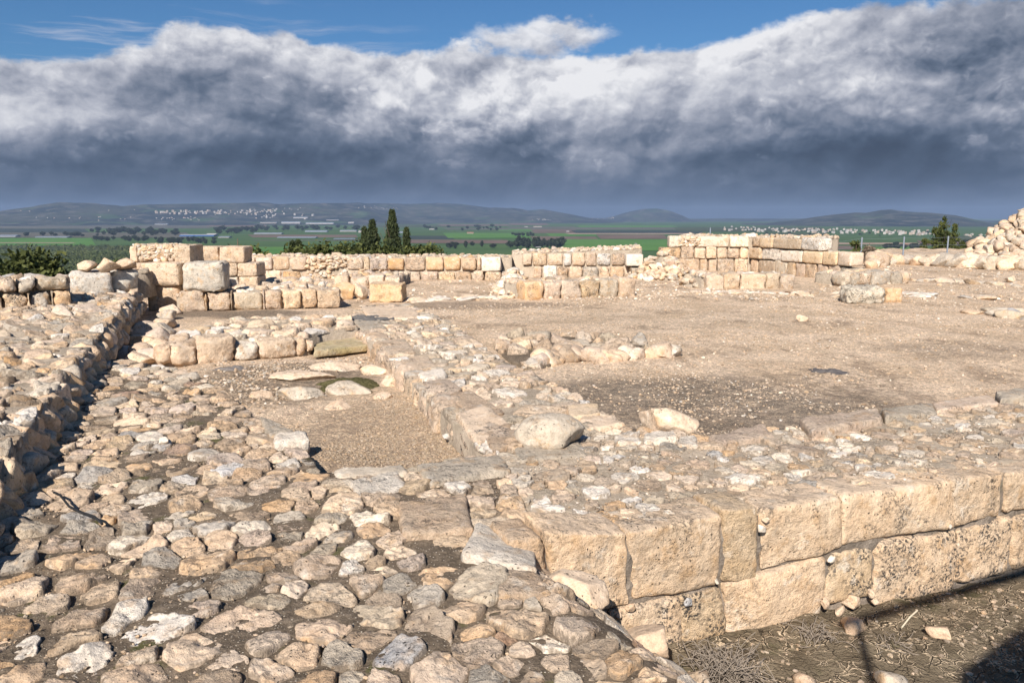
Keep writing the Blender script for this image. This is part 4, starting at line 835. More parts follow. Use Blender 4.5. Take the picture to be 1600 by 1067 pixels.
t = stub('courtyard_wall', 'short knobbly wall stub of mixed grey and cream stones right of the high corner', (1318,447), (1428,443), .14, [1318,1335,1348,1364,1395,1413,1427], cols=(['grey','tan','orange','cream'], [3,2,2,2]), mat=M_STONE, r=.08)
single(1328, 1388, -.24, .16, 16.3, .6, (.45,.41,.34), label='big pitted grey boulder touching an orange-tan block near the knobbly stub', name='boulder', cat='boulder', r=.19, rough=.03, n=(20, 14, 16), mat=M_LICH)
single(1387, 1413, -.22, .12, 16.6, .5, PAL['orange'], label='squared orange-tan block touching the big pitted grey boulder on its right')
# middle left group
tag(stub('courtyard_wall', 'low pale rubble wall leading back from the big orange block to the back wall', (520,452), (626,452), .12, [520,545,575,600,626], mat=M_PALE, cols=(['white','cream','yellow'], [2,3,1]), r=.07, back=2.0))
single(576, 628, -.22, .17, 16.9, .6, (.62,.44,.27), label='big squared orange-tinted block at the front end of the pale rubble wall', n=(18, 12, 14), r=.04, rough=.02)
boulder(533, 466, -.2, (.62, .5, .46), PAL['orange'], 'knobbly orange-cream boulder left of the big orange-tinted block', sink=.15, cuts=7); boulder(560, 466, -.2, (.42, .4, .42), PAL['cream'], 'cream boulder squeezed between the knobbly boulder and the orange-tinted block', sink=.15)

# flush kerbs of stones set in the courtyard floor
def kerb(name, label, line, z, size, n_, cols, cat='stone kerb', width=.0, sub=3, high=.6, lift=.15):
    t = thing(name, label, cat, (*P(*line[0], z), z)); pts_ = [P(*q_, z) for q_ in line]
    seg = [np.linalg.norm(pts_[i+1]-pts_[i]) for i in range(len(pts_)-1)]; tot = sum(seg)
    for k in range(n_):
        s_ = (k+.5+rng.uniform(-.2, .2))/n_*tot; i = 0
        while i < len(seg)-1 and s_ > seg[i]: s_ -= seg[i]; i += 1
        p = pts_[i]+(pts_[i+1]-pts_[i])*s_/seg[i]+rng.normal(0, width, 2); a = Acc(); w_ = rng.uniform(*size)
        rock(a, (p[0], p[1], z+w_*high*lift), (w_*1.15, w_*.9, w_*high), sub=sub, tint=pick(*cols), rz=math.atan2(*(pts_[i+1]-pts_[i])[::-1])+rng.uniform(-.3, .3), tilt=.12, rough=.06); a.build('kerb_stone', M_STONE, t)
    return t
CC = (['cream','tan','grey','rose','brown'], [3,5,4,2,1])
kerb('courtyard_kerb', 'curving kerb of rounded stones in the courtyard right of the central wall', [(826,576),(860,568),(900,562),(945,566),(985,562),(1020,558),(1056,556)], -.2, (.27, .42), 15, CC, high=.7, lift=.22)
kf = thing('kerb_rubble', 'patch of earth-set rubble behind the curving courtyard kerb', 'rubble patch', (*P(880, 545, -.2), -.2))
KP = [P(772, 548, -.2), P(800, 572, -.2), P(835, 582, -.2), P(900, 562, -.2), P(1020, 552, -.2), P(1010, 540, -.2), P(880, 528, -.2), P(780, 530, -.2)]
bed(KP, lambda x, y: -.15+0*x, -.4, .1).build('earth_bed', M_MORTAR, kf)
cobbles(kf, KP, .33, lambda x, y: -.15+0*x, height=.06, gap=.01, mat=M_STONE, name='rubble_stone', maxparts=60, drop=.2, rough=.015, tilt=.2, colfun=lambda x, y: pick(*CC))
kerb('floor_kerb', 'flush line of white stones crossing the floor before the back wall', [(640,472),(680,470),(740,468),(800,466)], -.2, (.25, .5), 18, (['white','cream'], [1,1]), width=.1, high=.3)
kerb('floor_kerb', 'thin flush line of pale stones on the sand before the knobbly wall stub', [(1240,458),(1290,462),(1350,458),(1440,462),(1540,466)], -.2, (.2, .5), 26, (['white','cream','grey','blue'], [3,3,2,1]), width=.25, high=.25)
kerb('floor_kerb', 'low dark kerb on the upper floor at the far right, before the long rear stone row', [(1430,440),(1500,442),(1560,446),(1640,452)], -.2, (.3, .5), 26, (['tan','grey','brown'], [2,2,1]), width=.05, high=.45)
kerb('floor_kerb', 'stones lining the foot of the four-block courtyard stub', [(1080,458),(1130,458),(1200,459),(1260,460)], -.2, (.15, .35), 26, (['white','cream'], [1,1]), width=.12, high=.35)
kerb('rear_stone_row', 'long row of big rough stones along the rear right edge of the site', [(1360,420),(1380,414),(1410,414),(1450,416),(1500,419),(1560,421),(1640,424)], -.2, (.55, .95), 22, (['tan','grey','cream','brown'], [3,3,3,1]), cat='stone wall', width=.06, high=.75, lift=.3)
kerb('rear_stone_row', 'second row of rough stones behind the long rear row at the right', [(1345,408),(1420,406),(1500,407),(1580,408),(1660,408)], -.1, (.4, .9), 26, (['tan','grey','brown'], [3,3,1]), cat='stone wall', width=.4, high=.5)
kerb('stone_cluster', 'cluster of grey-white rocks at the right edge of the courtyard floor', [(1520,492),(1545,494),(1570,496),(1600,500),(1630,504)], -.2, (.35, .6), 12, (['grey','blue','tan'], [3,2,2]), cat='rock cluster', width=.15, high=.45)
p = P(1640, 412, -.2); heap('stone_mound', 'tall mound of piled rubble at the far right edge', p[0]+2.0, p[1]+1.5, 4.4, 3.4, 2.05, -.3, 1100, (.2, .58), 95, (['tan','cream','grey','rose'], [3,3,4,2]), 'stone mound', flat=.45)

# raised floor bits: smooth flat stones, drain covers
tag(mound(1299, 579, -.19, .2, .16, .012, simple_mat('damp_earth', (.10,.09,.085), .6, 20), 'drain_cover', 3), 'small dark round cover lying in the courtyard sand', 'cover')
tag(mound(368, 576, -.17, .30, .22, .02, simple_mat('grey_slate', (.17,.15,.135), .8, 30), 'flat_stone', 6), 'smooth dark grey flat stone behind the terrace, before the cross wall', 'stone')
tag(mound(570, 497, .035, .33, .35, .03, simple_mat('dark_slate', (.13,.12,.11), .8, 30), 'flat_stone', 7), 'dark grey flat stone at the far end of the central wall', 'stone')

# ------------------------------------------------------------------ gravel and loose stones
V1, F1 = ICO[1]
def gravel(poly, n_, size, z=None, cols=None, name='gravel', label='', mat=None, sink=-.1):
    poly = np.asarray(poly); lo = poly.min(0); hi = poly.max(0); c = rng.uniform(lo, hi, (n_*5, 2)); c = c[inpoly(c[:, 0], c[:, 1], poly)]; c = c[fbm(xy0(c[:, 0], c[:, 1]), 1.1, 4, 71)+rng.normal(0, .35, len(c)) > -.15][:n_]
    k = len(c); s_ = rng.uniform(0, 1, k)**2.5*(size[1]-size[0])+size[0]
    V = V1[None]*(1+rng.uniform(-.3, .3, (k, 12, 1)))*s_[:, None, None]*np.stack([rng.uniform(.7, 1.3, k), rng.uniform(.6, 1.1, k), rng.uniform(.35, .8, k)], -1)[:, None, :]*.5
    an = rng.uniform(0, 6.28, k); ca, sa = np.cos(an)[:, None], np.sin(an)[:, None]; X_ = V[..., 0]*ca-V[..., 1]*sa; Y_ = V[..., 0]*sa+V[..., 1]*ca
    zz_ = (z(c[:, 0], c[:, 1]) if z else zground(c[:, 0], c[:, 1]))
    W = np.stack([X_+c[:, 0:1], Y_+c[:, 1:2], V[..., 2]+zz_[:, None]-sink*s_[:, None]], -1)
    tr = (F1[None]+12*np.arange(k)[:, None, None]).reshape(-1, 3); tint = np.repeat(np.array([pick(*cols) for _ in range(min(k, 60))])[rng.integers(0, min(k, 60), k)], 12, 0)
    a = Acc(); a.add(W, Tr=tr); a.C[0][:, :3] = tint; a.C[0][:, 3] = np.repeat(rng.uniform(0, 1, k), 12)
    return tag(a.build(name, mat or M_STONE, smooth=False), label, 'gravel', None, 'stuff')
GC = (['cream','tan','white','brown','grey'], [4,5,2,3,3])
gravel([P(430,640,-.2), P(500,745,-.2), P(740,725,-.2), P(690,640,-.2), P(560,600,-.2)], 8000, (.006, .026), None, (['brown','earth','tan'], [4,7,2]), 'gravel', 'brown crumbly gravel covering the pit floor')
gravel([P(650,485,-.2), P(800,560,-.2), P(985,665,-.2), P(1100,678,-.2), P(1700,600,-.2), P(1700,440,-.2), P(1000,455,-.2)], 17000, (.008, .045), None, (['cream','tan','white','brown','earth'], [3,5,1,4,4]), 'gravel', 'scattered pale gravel on the courtyard floor')
gravel([P(650,485,-.2), P(800,560,-.2), P(985,665,-.2), P(1700,600,-.2), P(1700,440,-.2), P(1000,455,-.2)], 9000, (.018, .075), None, (['cream','tan','white','earth','grey'], [4,5,1,3,2]), 'gravel', 'coarser half-buried pebbles over the courtyard floor', sink=.25)
gravel([P(960,590,-.2), P(1060,650,-.2), P(1300,650,-.2), P(1250,600,-.2), P(1100,575,-.2)], 900, (.008, .028), None, (['white','cream','tan'], [2,3,2]), 'gravel', 'white gravel flecks on the dark damp courtyard patch')
gravel([P(250,560,-.2), P(480,700,-.2), P(600,560,-.2), P(420,560,-.2)], 2600, (.01, .05), None, GC, 'gravel', 'fine gravel between terrace and cross wall')
gravel([p_ for p_ in TERR[3:-6]]+[np.array([.3, 3.0]), np.array([.6, 2.0]), np.array([-2.2, 2.0])], 4500, (.005, .024), zterr, (['cream','tan','earth','brown'], [2,4,4,2]), 'gravel', 'fine grit between the terrace cobbles')
gravel([P(800, 700), P(1000, 680), P(1650, 625), P(1650, 720), P(1000, 820), P(850, 830)], 3500, (.005, .022), zfront, (['cream','tan','white','brown','grey'], [3,3,4,1,2]), 'gravel', 'fine pale grit on the foreground wall top')
gravel([P(1000,1067,-.7), P(1100,1030,-.7), P(1300,965,-.7), P(1650,880,-.7), P(1750,1100,-.7), P(1000,1150,-.7)], 900, (.006, .035), None, (['earth','brown','tan'], [4,4,2]), 'gravel', 'small clods and stones on the cracked mud')
gravel([P(1240,470,-.2), P(1700,470,-.2), P(1700,400,-.2), P(1340,400,-.2)], 1500, (.03, .14), None, GC, 'gravel', 'coarse stones strewn about the far right floor')
gravel([P(400,470,-.2), P(1240,470,-.2), P(1240,440,-.2), P(400,440,-.2)], 1500, (.03, .12), None, (['white','cream','tan'], [2,3,2]), 'gravel', 'coarse pale stones strewn before the back wall')
for px, py, z, s_, t, lab in [(1252,503,-.2,.24,'tan','small tan stone alone on the courtyard sand left of centre right'),(1578,440,-.2,.28,'cream','small pale stone standing up at the far right kerb'),(255,692,.03,.075,'white','small white pebble lying on the terrace cobbles'),(1470,990+5,-.7,.12,'tan','tan stone lying on the cracked mud at the lower right'),
        (1396,1076,-.7,.16,'grey','grey lichen-dark rock at the very bottom right of the mud'),(1255,1072,-.7,.11,'tan','tan stone on the mud at the bottom edge'),(998,1045,-.7,.12,'cream','pale stone at the foot of the front wall corner'),(1085,1080,-.7,.2,'brown','brown rock under the dry tuft at the bottom'),(1330,985,-.7,.14,'tan','flat tan stone on the mud below the wall joint'),
        (1175,470,-.2,.12,'dark','small dark stone on the sand below the four-block stub'),(1168,469,-.2,.14,'brown','small brown stone on the sand below the four-block stub'),(700,686,-.19,.09,'blue','slate-blue pebble near the foot of the central wall in the pit')]:
    boulder(px, py, z, (s_*1.2, s_, s_*.7), PAL[t], lab, sub=3, name='loose_stone', sink=.2, rz=rng.uniform(0, 3))

# dry tufts, twigs and the black cable
M_TWIG = simple_mat('dry_twig', (.23,.19,.15), .9, 30); M_CABLE = simple_mat('black_cable', (.02,.02,.02), .6, 20)
def tube(acc, pts_, r, seg=5, tint=(.3, .25, .2)):
    pts_ = np.asarray(pts_, float); n_ = len(pts_); tan = np.gradient(pts_, axis=0); tan /= np.linalg.norm(tan, axis=1, keepdims=True)+1e-9
    ref = np.where(np.abs(tan[:, 2:3]) > .9, [[1, 0, 0]], [[0, 0, 1]]); s_ = np.cross(tan, ref); s_ /= np.linalg.norm(s_, axis=1, keepdims=True)+1e-9; b = np.cross(tan, s_)
    th = np.linspace(0, 2*math.pi, seg, endpoint=False); rr_ = np.broadcast_to(np.asarray(r, float), (n_,))
    V = pts_[:, None]+rr_[:, None, None]*(np.cos(th)[None, :, None]*s_[:, None]+np.sin(th)[None, :, None]*b[:, None])
    idx = np.arange(n_*seg).reshape(n_, seg); nxt = np.roll(idx, -1, 1); q = np.stack([idx[:-1], idx[1:], nxt[1:], nxt[:-1]], -1).reshape(-1, 4)
    acc.add(V, Q=q, tint=tint)
def tuft(px, py, z, r, h, n_, label):
    p = P(px, py, z); a = Acc()
    for _ in range(n_):
        q_ = rng.uniform(0, 6.28); l_ = r*rng.uniform(.4, 1.1); t_ = np.linspace(0, 1, 6)[:, None]; c = np.array([p[0]+rng.normal(0, r*.25), p[1]+rng.normal(0, r*.25), z-.01])
        tube(a, c+np.concatenate([np.cos(q_+t_*rng.uniform(-1, 1.5))*l_*t_, np.sin(q_+t_*rng.uniform(-1, 1.5))*l_*t_, h*rng.uniform(.3, 1)*np.sin(t_*rng.uniform(1.4, 2.9))], 1), .0022, 4)
    tag(a.build('dry_tuft', M_TWIG), label, 'dry plant')
tuft(1130, 1062, -.7, .20, .16, 260, 'tangled dead grey tuft at the foot of the front wall'); tuft(1395, 1010, -.7, .12, .05, 50, 'thin dead twigs flat on the mud'); tuft(1275, 1000, -.7, .13, .10, 60, 'brown dry roots on the mud against the wall foot')
a = Acc(); p0, p1 = np.append(P(1408, 988, -.7), -.67), np.append(P(1432, 966, -.7), -.65); tube(a, [p0, (p0+p1)/2+np.array([0, 0, .01]), p1], .005, 6); tag(a.build('straw', simple_mat('straw', (.6,.52,.38), .8, 30)), 'single pale straw on the mud', 'straw')
a = Acc(); line = [(84,770),(95,778),(108,790),(125,800),(148,812),(160,818)]; tube(a, [np.append(P(x, y, .05), .055+.012*math.sin(i*2)) for i, (x, y) in enumerate(line)], .007, 6); tag(a.build('cable', M_CABLE), 'short black cable lying across the cobbles beside the left wall', 'cable')

# ------------------------------------------------------------------ lookout shelter beside the camera whose frame, with an added shade panel, darkens the mud
sh = thing('lookout_shelter', 'dark steel shelter frame with added shade panel, its shadow on the mud at lower right', 'shelter', (1.5, -.6, -.7))
M_STEEL = simple_mat('painted_steel', (.08,.08,.08), .5, 10, .1, .5)
def cast(px, py, s_):
    q_ = np.append(P(px, py, -.7), -.7); return q_+np.array(to_sun)/math.cos(SUN_EL)*s_
def beam(a0, b0, w_, name):
    a = Acc(); tube(a, [a0, a0*.5+b0*.5, b0], w_, 4); return a.build(name, M_STEEL, sh, smooth=False)
k0, k1 = cast(1312, 978, 5.0), cast(1600, 893, 5.0); kd = k1-k0; k1 = k0+kd*2.2
beam(k0, k1, .05, 'edge_beam')
pt = k0+kd*.07; beam(np.array([pt[0], pt[1], -.85]), pt, .022, 'post')
c_ = [cast(1502, 1055, 5.0), cast(1590, 990, 5.0), cast(1700, 960, 5.0), cast(1900, 1200, 5.0), cast(1500, 1200, 5.0)]  # unseen panel, added and outlined so its shadow falls on the mud corner
up_ = np.array([0, 0, .03]); Vp = np.array(c_+[v+up_ for v in c_]); n5 = 5
Acc().add(Vp, Q=[[i, (i+1) % n5, n5+(i+1) % n5, n5+i] for i in range(n5)], Tr=[[0, 2, 1], [0, 3, 2], [0, 4, 3], [5, 6, 7], [5, 7, 8], [5, 8, 9]]).build('shade_panel', M_STEEL, sh, smooth=False)
far = k0+kd*2.1; beam(np.array([far[0], far[1], -.85]), far, .035, 'post')

# ------------------------------------------------------------------ valley, hills, far haze
VZ = -85.0
def flat_mat(name, c1, c2, sc_=.004, sc2=.03):
    m, T = material(name); pos = T.new('ShaderNodeNewGeometry').outputs['Position']
    n = T.m('ADD', T.m('MULTIPLY', T.noise(pos, sc_, 5, .6), .6), T.m('MULTIPLY', T.noise(pos, sc2, 4, .6), .4)); finish(T, T.mix(T.ss(n, .38, .62), c1, c2), 1, None, .05); return m
GRN = flat_mat('crop_green', (.048,.09,.03), (.07,.115,.038)); GRNB = flat_mat('young_wheat', (.06,.15,.03), (.09,.18,.042)); BRN = flat_mat('ploughed', (.12,.085,.065), (.16,.115,.09))
OLV = flat_mat('scrub_field', (.045,.06,.028), (.075,.085,.042)); TAN = flat_mat('track_earth', (.27,.20,.15), (.33,.25,.19)); DRK = flat_mat('shaded_crop', (.03,.042,.035), (.045,.055,.045)); GRY = flat_mat('dull_field', (.085,.085,.065), (.12,.11,.085))  # DRK: dark crop, with cloud shadow on the plain put into its colour
def polymesh(name, V, mat, kind='structure', Q=None):
    n_ = len(V); a = Acc(); a.add(V, Q=Q if Q else ([[0, 1, 2, 3]] if n_ == 4 else None)); return tag(a.build(name, mat, smooth=False), kind=kind)
vl = np.linspace(R(-65), R(65), 60); rv = np.geomspace(420, 30000, 50); A_, R_ = np.meshgrid(vl, rv, indexing='ij'); X = R_*np.sin(A_); Y = R_*np.cos(A_)
idx = np.arange(60*50).reshape(60, 50); q = np.stack([idx[:-1, :-1], idx[1:, :-1], idx[1:, 1:], idx[:-1, 1:]], -1).reshape(-1, 4)[:, ::-1]
tag(Acc().add(np.stack([X, Y, 0*X+VZ], -1), Q=q).build('valley_floor', GRN), kind='structure')
# orchard material: rows
m_, T = material('orchard'); pos = T.new('ShaderNodeNewGeometry').outputs['Position']; rp = T.vm('MULTIPLY', pos, (.11, .05, 1))
finish(T, T.mix(T.ss(T.noise(rp, 1.6, 3, .6), .4, .6), (.05,.075,.022), (.11,.13,.045)), 1, None, .05); ORC = m_
fields = [(-250,230,384,392,OLV,0),(-250,215,390,440,ORC,2),(-250,150,372,384,GRNB,0),(-250,120,378.5,379.6,TAN,1),(-250,145,352,357.5,GRY,0),(-250,140,357.8,363.5,DRK,0),(-250,300,363.5,371.5,GRY,0),(-250,60,349,352,GRNB,0),(160,250,346.5,352,BRN,1),(250,330,348,352,OLV,0),(330,420,347.5,350.5,GRNB,0),(300,420,350.5,354.5,BRN,0),(140,330,352.5,357,GRY,0),
 (380,560,386,408,GRNB,0),(400,520,371.5,384,GRN,-1),(395,640,367,371,BRN,0),(400,570,375,376.2,GRY,0),(560,700,361,372,GRN,0),(630,710,368.5,374,DRK,0),(640,800,374.5,380,BRN,1),(700,830,364,372,GRNB,0),(540,800,349,351,GRN,0),(560,760,352,355,OLV,0),(690,800,350.5,353,BRN,0),(700,800,356.5,359,GRY,0),
 (800,860,348.4,352,BRN,0),(856,906,351.8,354.4,GRNB,0),(800,905,354.5,358,GRY,0),(780,835,357.5,361,GRNB,0),(835,905,358.5,361.5,BRN,0),(836,940,361.6,364.3,BRN,1),(860,937,364.8,369.2,GRNB,0),(836,938,369.3,376,BRN,1),(939,1045,367,373.5,BRN,0),(880,1060,373.8,392,GRNB,0),(979,1020,377.5,381,TAN,1),(1000,1060,380.5,384,DRK,0),
 (905,1060,352.5,355.3,GRNB,0),(890,1060,355.6,359,GRY,0),(900,1100,360,364.5,DRK,0),(890,1090,364.5,366,TAN,0),(1060,1290,355,362,OLV,0),(1280,1450,372,379,GRN,0),(1290,1440,379.3,382,TAN,0),(1270,1345,384.5,390,BRN,0),(1280,1450,384,384.5,GRY,0),(1340,1450,386,392,GRNB,0),(1440,1640,376,383,BRN,0),(1480,1640,369,375,OLV,0),(1500,1640,384,392,DRK,0),(1200,1300,364,372,OLV,0)]
for i, (x0, x1, y0, y1, mt, sk) in enumerate(fields):
    if y0 < 352.5 and mt is GRNB: mt = GRN
    z = VZ+.3+.12*(i % 7); V = [np.append(P(x0, y1, z), z), np.append(P(x1, y1+sk*.6, z), z), np.append(P(x1-8, y0+sk*.6, z), z), np.append(P(x0-8, y0, z), z)]
    polymesh('field', V, mt)
# hills
m_, T = material('cloud_shaded_scrub'); pos = T.new('ShaderNodeNewGeometry').outputs['Position']
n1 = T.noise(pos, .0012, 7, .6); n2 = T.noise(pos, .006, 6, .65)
c = T.mix(T.ss(n1, .42, .58), (.018,.025,.022), (.045,.05,.036)); c = T.mix(T.m('MULTIPLY', T.ss(n2, .50, .64), .6), c, (.13,.12,.105)); c = T.mix(T.m('MULTIPLY', T.ss(T.noise(pos, .0021, 4, .5), .57, .66), .6), c, (.05,.095,.035))  # scrub kept very dark: cloud shadow over the hills is in the colour
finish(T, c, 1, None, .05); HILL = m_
hills = [ # name, distance, half depth, outline px
 (15500, 1800, [(-500,338),(0,334),(60,331),(240,331),(400,330),(640,334),(760,337),(850,339),(1000,342),(1150,341),(1260,341),(1450,340),(1560,344),(1700,344),(2100,344)]),
 (10800, 2400, [(-500,340),(-200,334),(-60,333),(0,331),(50,326),(95,320.5),(150,321),(195,324),(235,320),(300,318.5),(350,317.5),(400,317),(440,318.5),(480,317),(530,316.5),(575,321),(600,330),(640,342),(700,350)]),
 (12400, 2300, [(420,345),(470,326),(520,317),(560,316),(600,318.5),(640,319.5),(685,318),(720,319.5),(765,325),(800,324),(825,328),(850,326.5),(880,332),(915,339),(950,344),(1000,349)]),
 (14200, 1500, [(915,347),(940,342),(965,336),(985,329.5),(1005,325.8),(1025,325.2),(1045,328.5),(1065,336),(1080,343),(1100,346),(1150,348)]),
 (9600, 2000, [(1120,350),(1200,347.5),(1240,343),(1270,338.5),(1300,334.5),(1335,331.5),(1352,332),(1375,328),(1390,327.3),(1410,330),(1450,332.5),(1490,336),(1530,343),(1560,349),(1620,351),(1700,353)]),
 (13500, 1200, [(1400,352),(1520,346),(1570,344),(1640,343),(1800,345),(2100,346)])]
def hill_h(k, X, Y):
    D, hd, ol = hills[k]; r = np.hypot(X, Y); px = 800+F_PX*X/np.maximum(Y*.99, 1)
    py = np.interp(px, [o[0] for o in ol], [o[1] for o in ol]); crest = CAMZ+D*(338.0-py)/F_PX - VZ
    t = np.clip((r-(D-hd))/hd, 0, 2); prof = np.where(t < 1, sstep(t, -.15, 1)*.98, sstep(2-t, -.15, 1)*.98)-.03
    nz_ = fbm(xy0(X, Y), .0011, 4, 90+k)*.16+fbm(xy0(X, Y), .004, 3, 95+k)*.05
    return VZ-3+np.maximum(crest, 0)*np.clip(prof+nz_*np.clip(t, 0, 1)*(1-np.clip(np.abs(t-1) < .12, 0, 1))*.9, 0, 1.03)
for k, (D, hd, ol) in enumerate(hills):
    px0, px1 = ol[0][0], ol[-1][0]; az = np.arctan(np.linspace((px0-800)/F_PX, (px1-800)/F_PX, int(abs(px1-px0)/3)+8)); rr_ = np.linspace(D-hd*1.1, D+hd*1.1, 60)
    A_, R_ = np.meshgrid(az, rr_, indexing='ij'); X = R_*np.sin(A_); Y = R_*np.cos(A_); Z = hill_h(k, X, Y); n1_, n2_ = X.shape
    idx = np.arange(n1_*n2_).reshape(n1_, n2_); q = np.stack([idx[:-1, :-1], idx[1:, :-1], idx[1:, 1:], idx[:-1, 1:]], -1).reshape(-1, 4)[:, ::-1]
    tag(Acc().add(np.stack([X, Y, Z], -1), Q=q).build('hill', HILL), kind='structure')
def far_hit(px, py):
    d = ray(px, py); t = np.linspace(1200, 15500, 700)/d[1]; X = d[0]*t; Y = d[1]*t; Zr = CAMZ+d[2]*t; H = np.full_like(X, VZ)
    for k in range(len(hills)): H = np.maximum(H, hill_h(k, X, Y))
    i = np.nonzero(Zr <= H)[0]
    return (X[i[0]], Y[i[0]], H[i[0]]) if len(i) else None

# ------------------------------------------------------------------ far buildings
M_WHITE = simple_mat('whitewash', (.40,.37,.34), .8, .05, .1); M_SAND = simple_mat('sand_render', (.38,.31,.25), .8, .05, .1); M_TILE = simple_mat('red_tile', (.36,.16,.10), .8, .05, .1); M_BLUE = simple_mat('blue_cladding', (.03,.10,.30), .6, .05, .1); M_METAL = simple_mat('sheet_roof', (.27,.30,.35), .5, .05, .1); M_GREYB = simple_mat('grey_cladding', (.30,.31,.33), .7, .05, .1)
def box(acc, c, s_, tint=(1, 1, 1)):
    v = np.array([[x, y, z] for x in (-.5, .5) for y in (-.5, .5) for z in (0, 1)])*np.array(s_)+np.array(c)
    acc.add(v, Q=[[0,1,3,2],[4,6,7,5],[0,4,5,1],[2,3,7,6],[1,5,7,3],[0,2,6,4]])
def gable(acc, c, s_, h):
    x, y, z = c; a, b = s_[0]/2, s_[1]/2; acc.add([[x-a,y-b,z],[x+a,y-b,z],[x+a,y+b,z],[x-a,y+b,z],[x-a,y,z+h],[x+a,y,z+h]], Q=[[0,1,5,4],[2,3,4,5],[0,3,2,1]], Tr=[[0,4,3],[1,2,5]])
protos = []
for kind, wm in (('flat', M_WHITE), ('flat', M_SAND), ('tile', M_WHITE), ('tall', M_WHITE), ('tall', M_SAND)):
    root = bpy.data.objects.new('house' if kind != 'tall' else 'apartment_block', None); COL.objects.link(root); root['_k'] = kind
    a = Acc(); hh = {'flat': .55, 'tile': .4, 'tall': 1.0}[kind]; box(a, (0, 0, 0), (1, .8, hh)); o1 = a.build('wall', wm, root, False)
    a = Acc()
    if kind == 'tile': gable(a, (0, 0, .4), (1.1, .9), .25); o2 = a.build('roof', M_TILE, root, False)
    else: box(a, (0, 0, hh), (1.04, .84, .05)); box(a, (.15, .1, hh+.05), (.3, .3, .13)); o2 = a.build('roof', wm, root, False)
    protos.append((root, [o1, o2]))
used = set()
def house(px, py, kind, size, label, group):
    h_ = far_hit(px, py)
    if h_ is None: return
    root, ch = protos[kind]
    if kind in used:
        r_ = root.copy(); COL.objects.link(r_)
        for c_ in ch: k_ = c_.copy(); COL.objects.link(k_); k_.parent = r_
    else: r_ = root; used.add(kind)
    if '_k' in r_: del r_['_k']
    r_.location = (h_[0], h_[1], h_[2]-1); r_.scale = (size, size, size); r_.rotation_euler = (0, 0, rng.uniform(-.7, .7)); r_['label'] = label; r_['category'] = 'house' if kind < 3 else 'apartment block'; r_['group'] = group
def town(n_, xf, yf, kinds, size, name):
    for _ in range(n_):
        x = xf(); k = int(rng.choice(kinds)); house(x, yf(x), k, rng.uniform(*size)*(1.15 if k > 2 else .9), {0: 'flat-roofed white house in ', 1: 'flat-roofed sand-coloured house in ', 2: 'small white house with a red gable roof in ', 3: 'white apartment block in ', 4: 'sandy apartment block in '}[k]+name, 'houses of '+name)
U = rng.uniform
town(110, lambda: rng.choice([U(243,262), U(262,330), U(270,330), U(335,372), U(375,430)]), lambda x: U(330, 336) if x > 262 else U(332, 334), [0,1,3,4,3], (11, 20), 'the hillside town at the left')
town(22, lambda: U(240, 330), lambda x: U(339.5, 344.5), [0,1,2], (10, 15), 'the lower hillside streets at the left')
town(16, lambda: U(30, 215), lambda x: U(328, 331) if rng.random() < .4 else U(339, 346), [0,1,2], (10, 15), 'the scattered village at the far left')
town(26, lambda: U(372, 470), lambda x: U(328, 334)-(x-372)*.03, [0,1,3], (10, 16), 'the ridge suburb above the white sheds')
town(22, lambda: U(400, 490), lambda x: U(335, 343), [0,1,3,0], (11, 19), 'the slope quarter behind the white sheds')
town(16, lambda: U(560, 640), lambda x: U(322, 328), [0,1], (10, 14), 'the hilltop village above the cypresses')
town(16, lambda: U(924, 966), lambda x: U(338.5, 343)-(x-924)*.03, [1,1,0,4], (11, 16), 'the village at the foot of the rounded hill')
town(12, lambda: U(830, 860), lambda x: U(342, 344.5), [1,0], (10, 14), 'the village left of the rounded hill')
town(185, lambda: U(1130, 1465), lambda x: U(355, 361.5)+(x-1130)*.022, [3,4,3,3,0,4], (7, 11), 'the white town below the broad hill at the right')
town(10, lambda: U(1500, 1545), lambda x: U(367, 371), [0,1], (8, 14), 'the outskirts at the far right')
def shed(px, py, w_px, h_px, wall, roof, label):
    h_px *= .7; w_px *= .85
    h_ = far_hit(px, py); 
    if h_ is None: return
    s_ = h_[1]/F_PX; t = thing('shed', label, 'shed', h_); a = Acc(); box(a, (h_[0], h_[1], h_[2]), (w_px*s_, 40, h_px*s_*.6)); a.build('wall', wall, t, False)
    a = Acc(); gable(a, (h_[0], h_[1], h_[2]+h_px*s_*.6), (w_px*s_*1.01, 44), h_px*s_*.4); a.build('roof', roof, t, False)
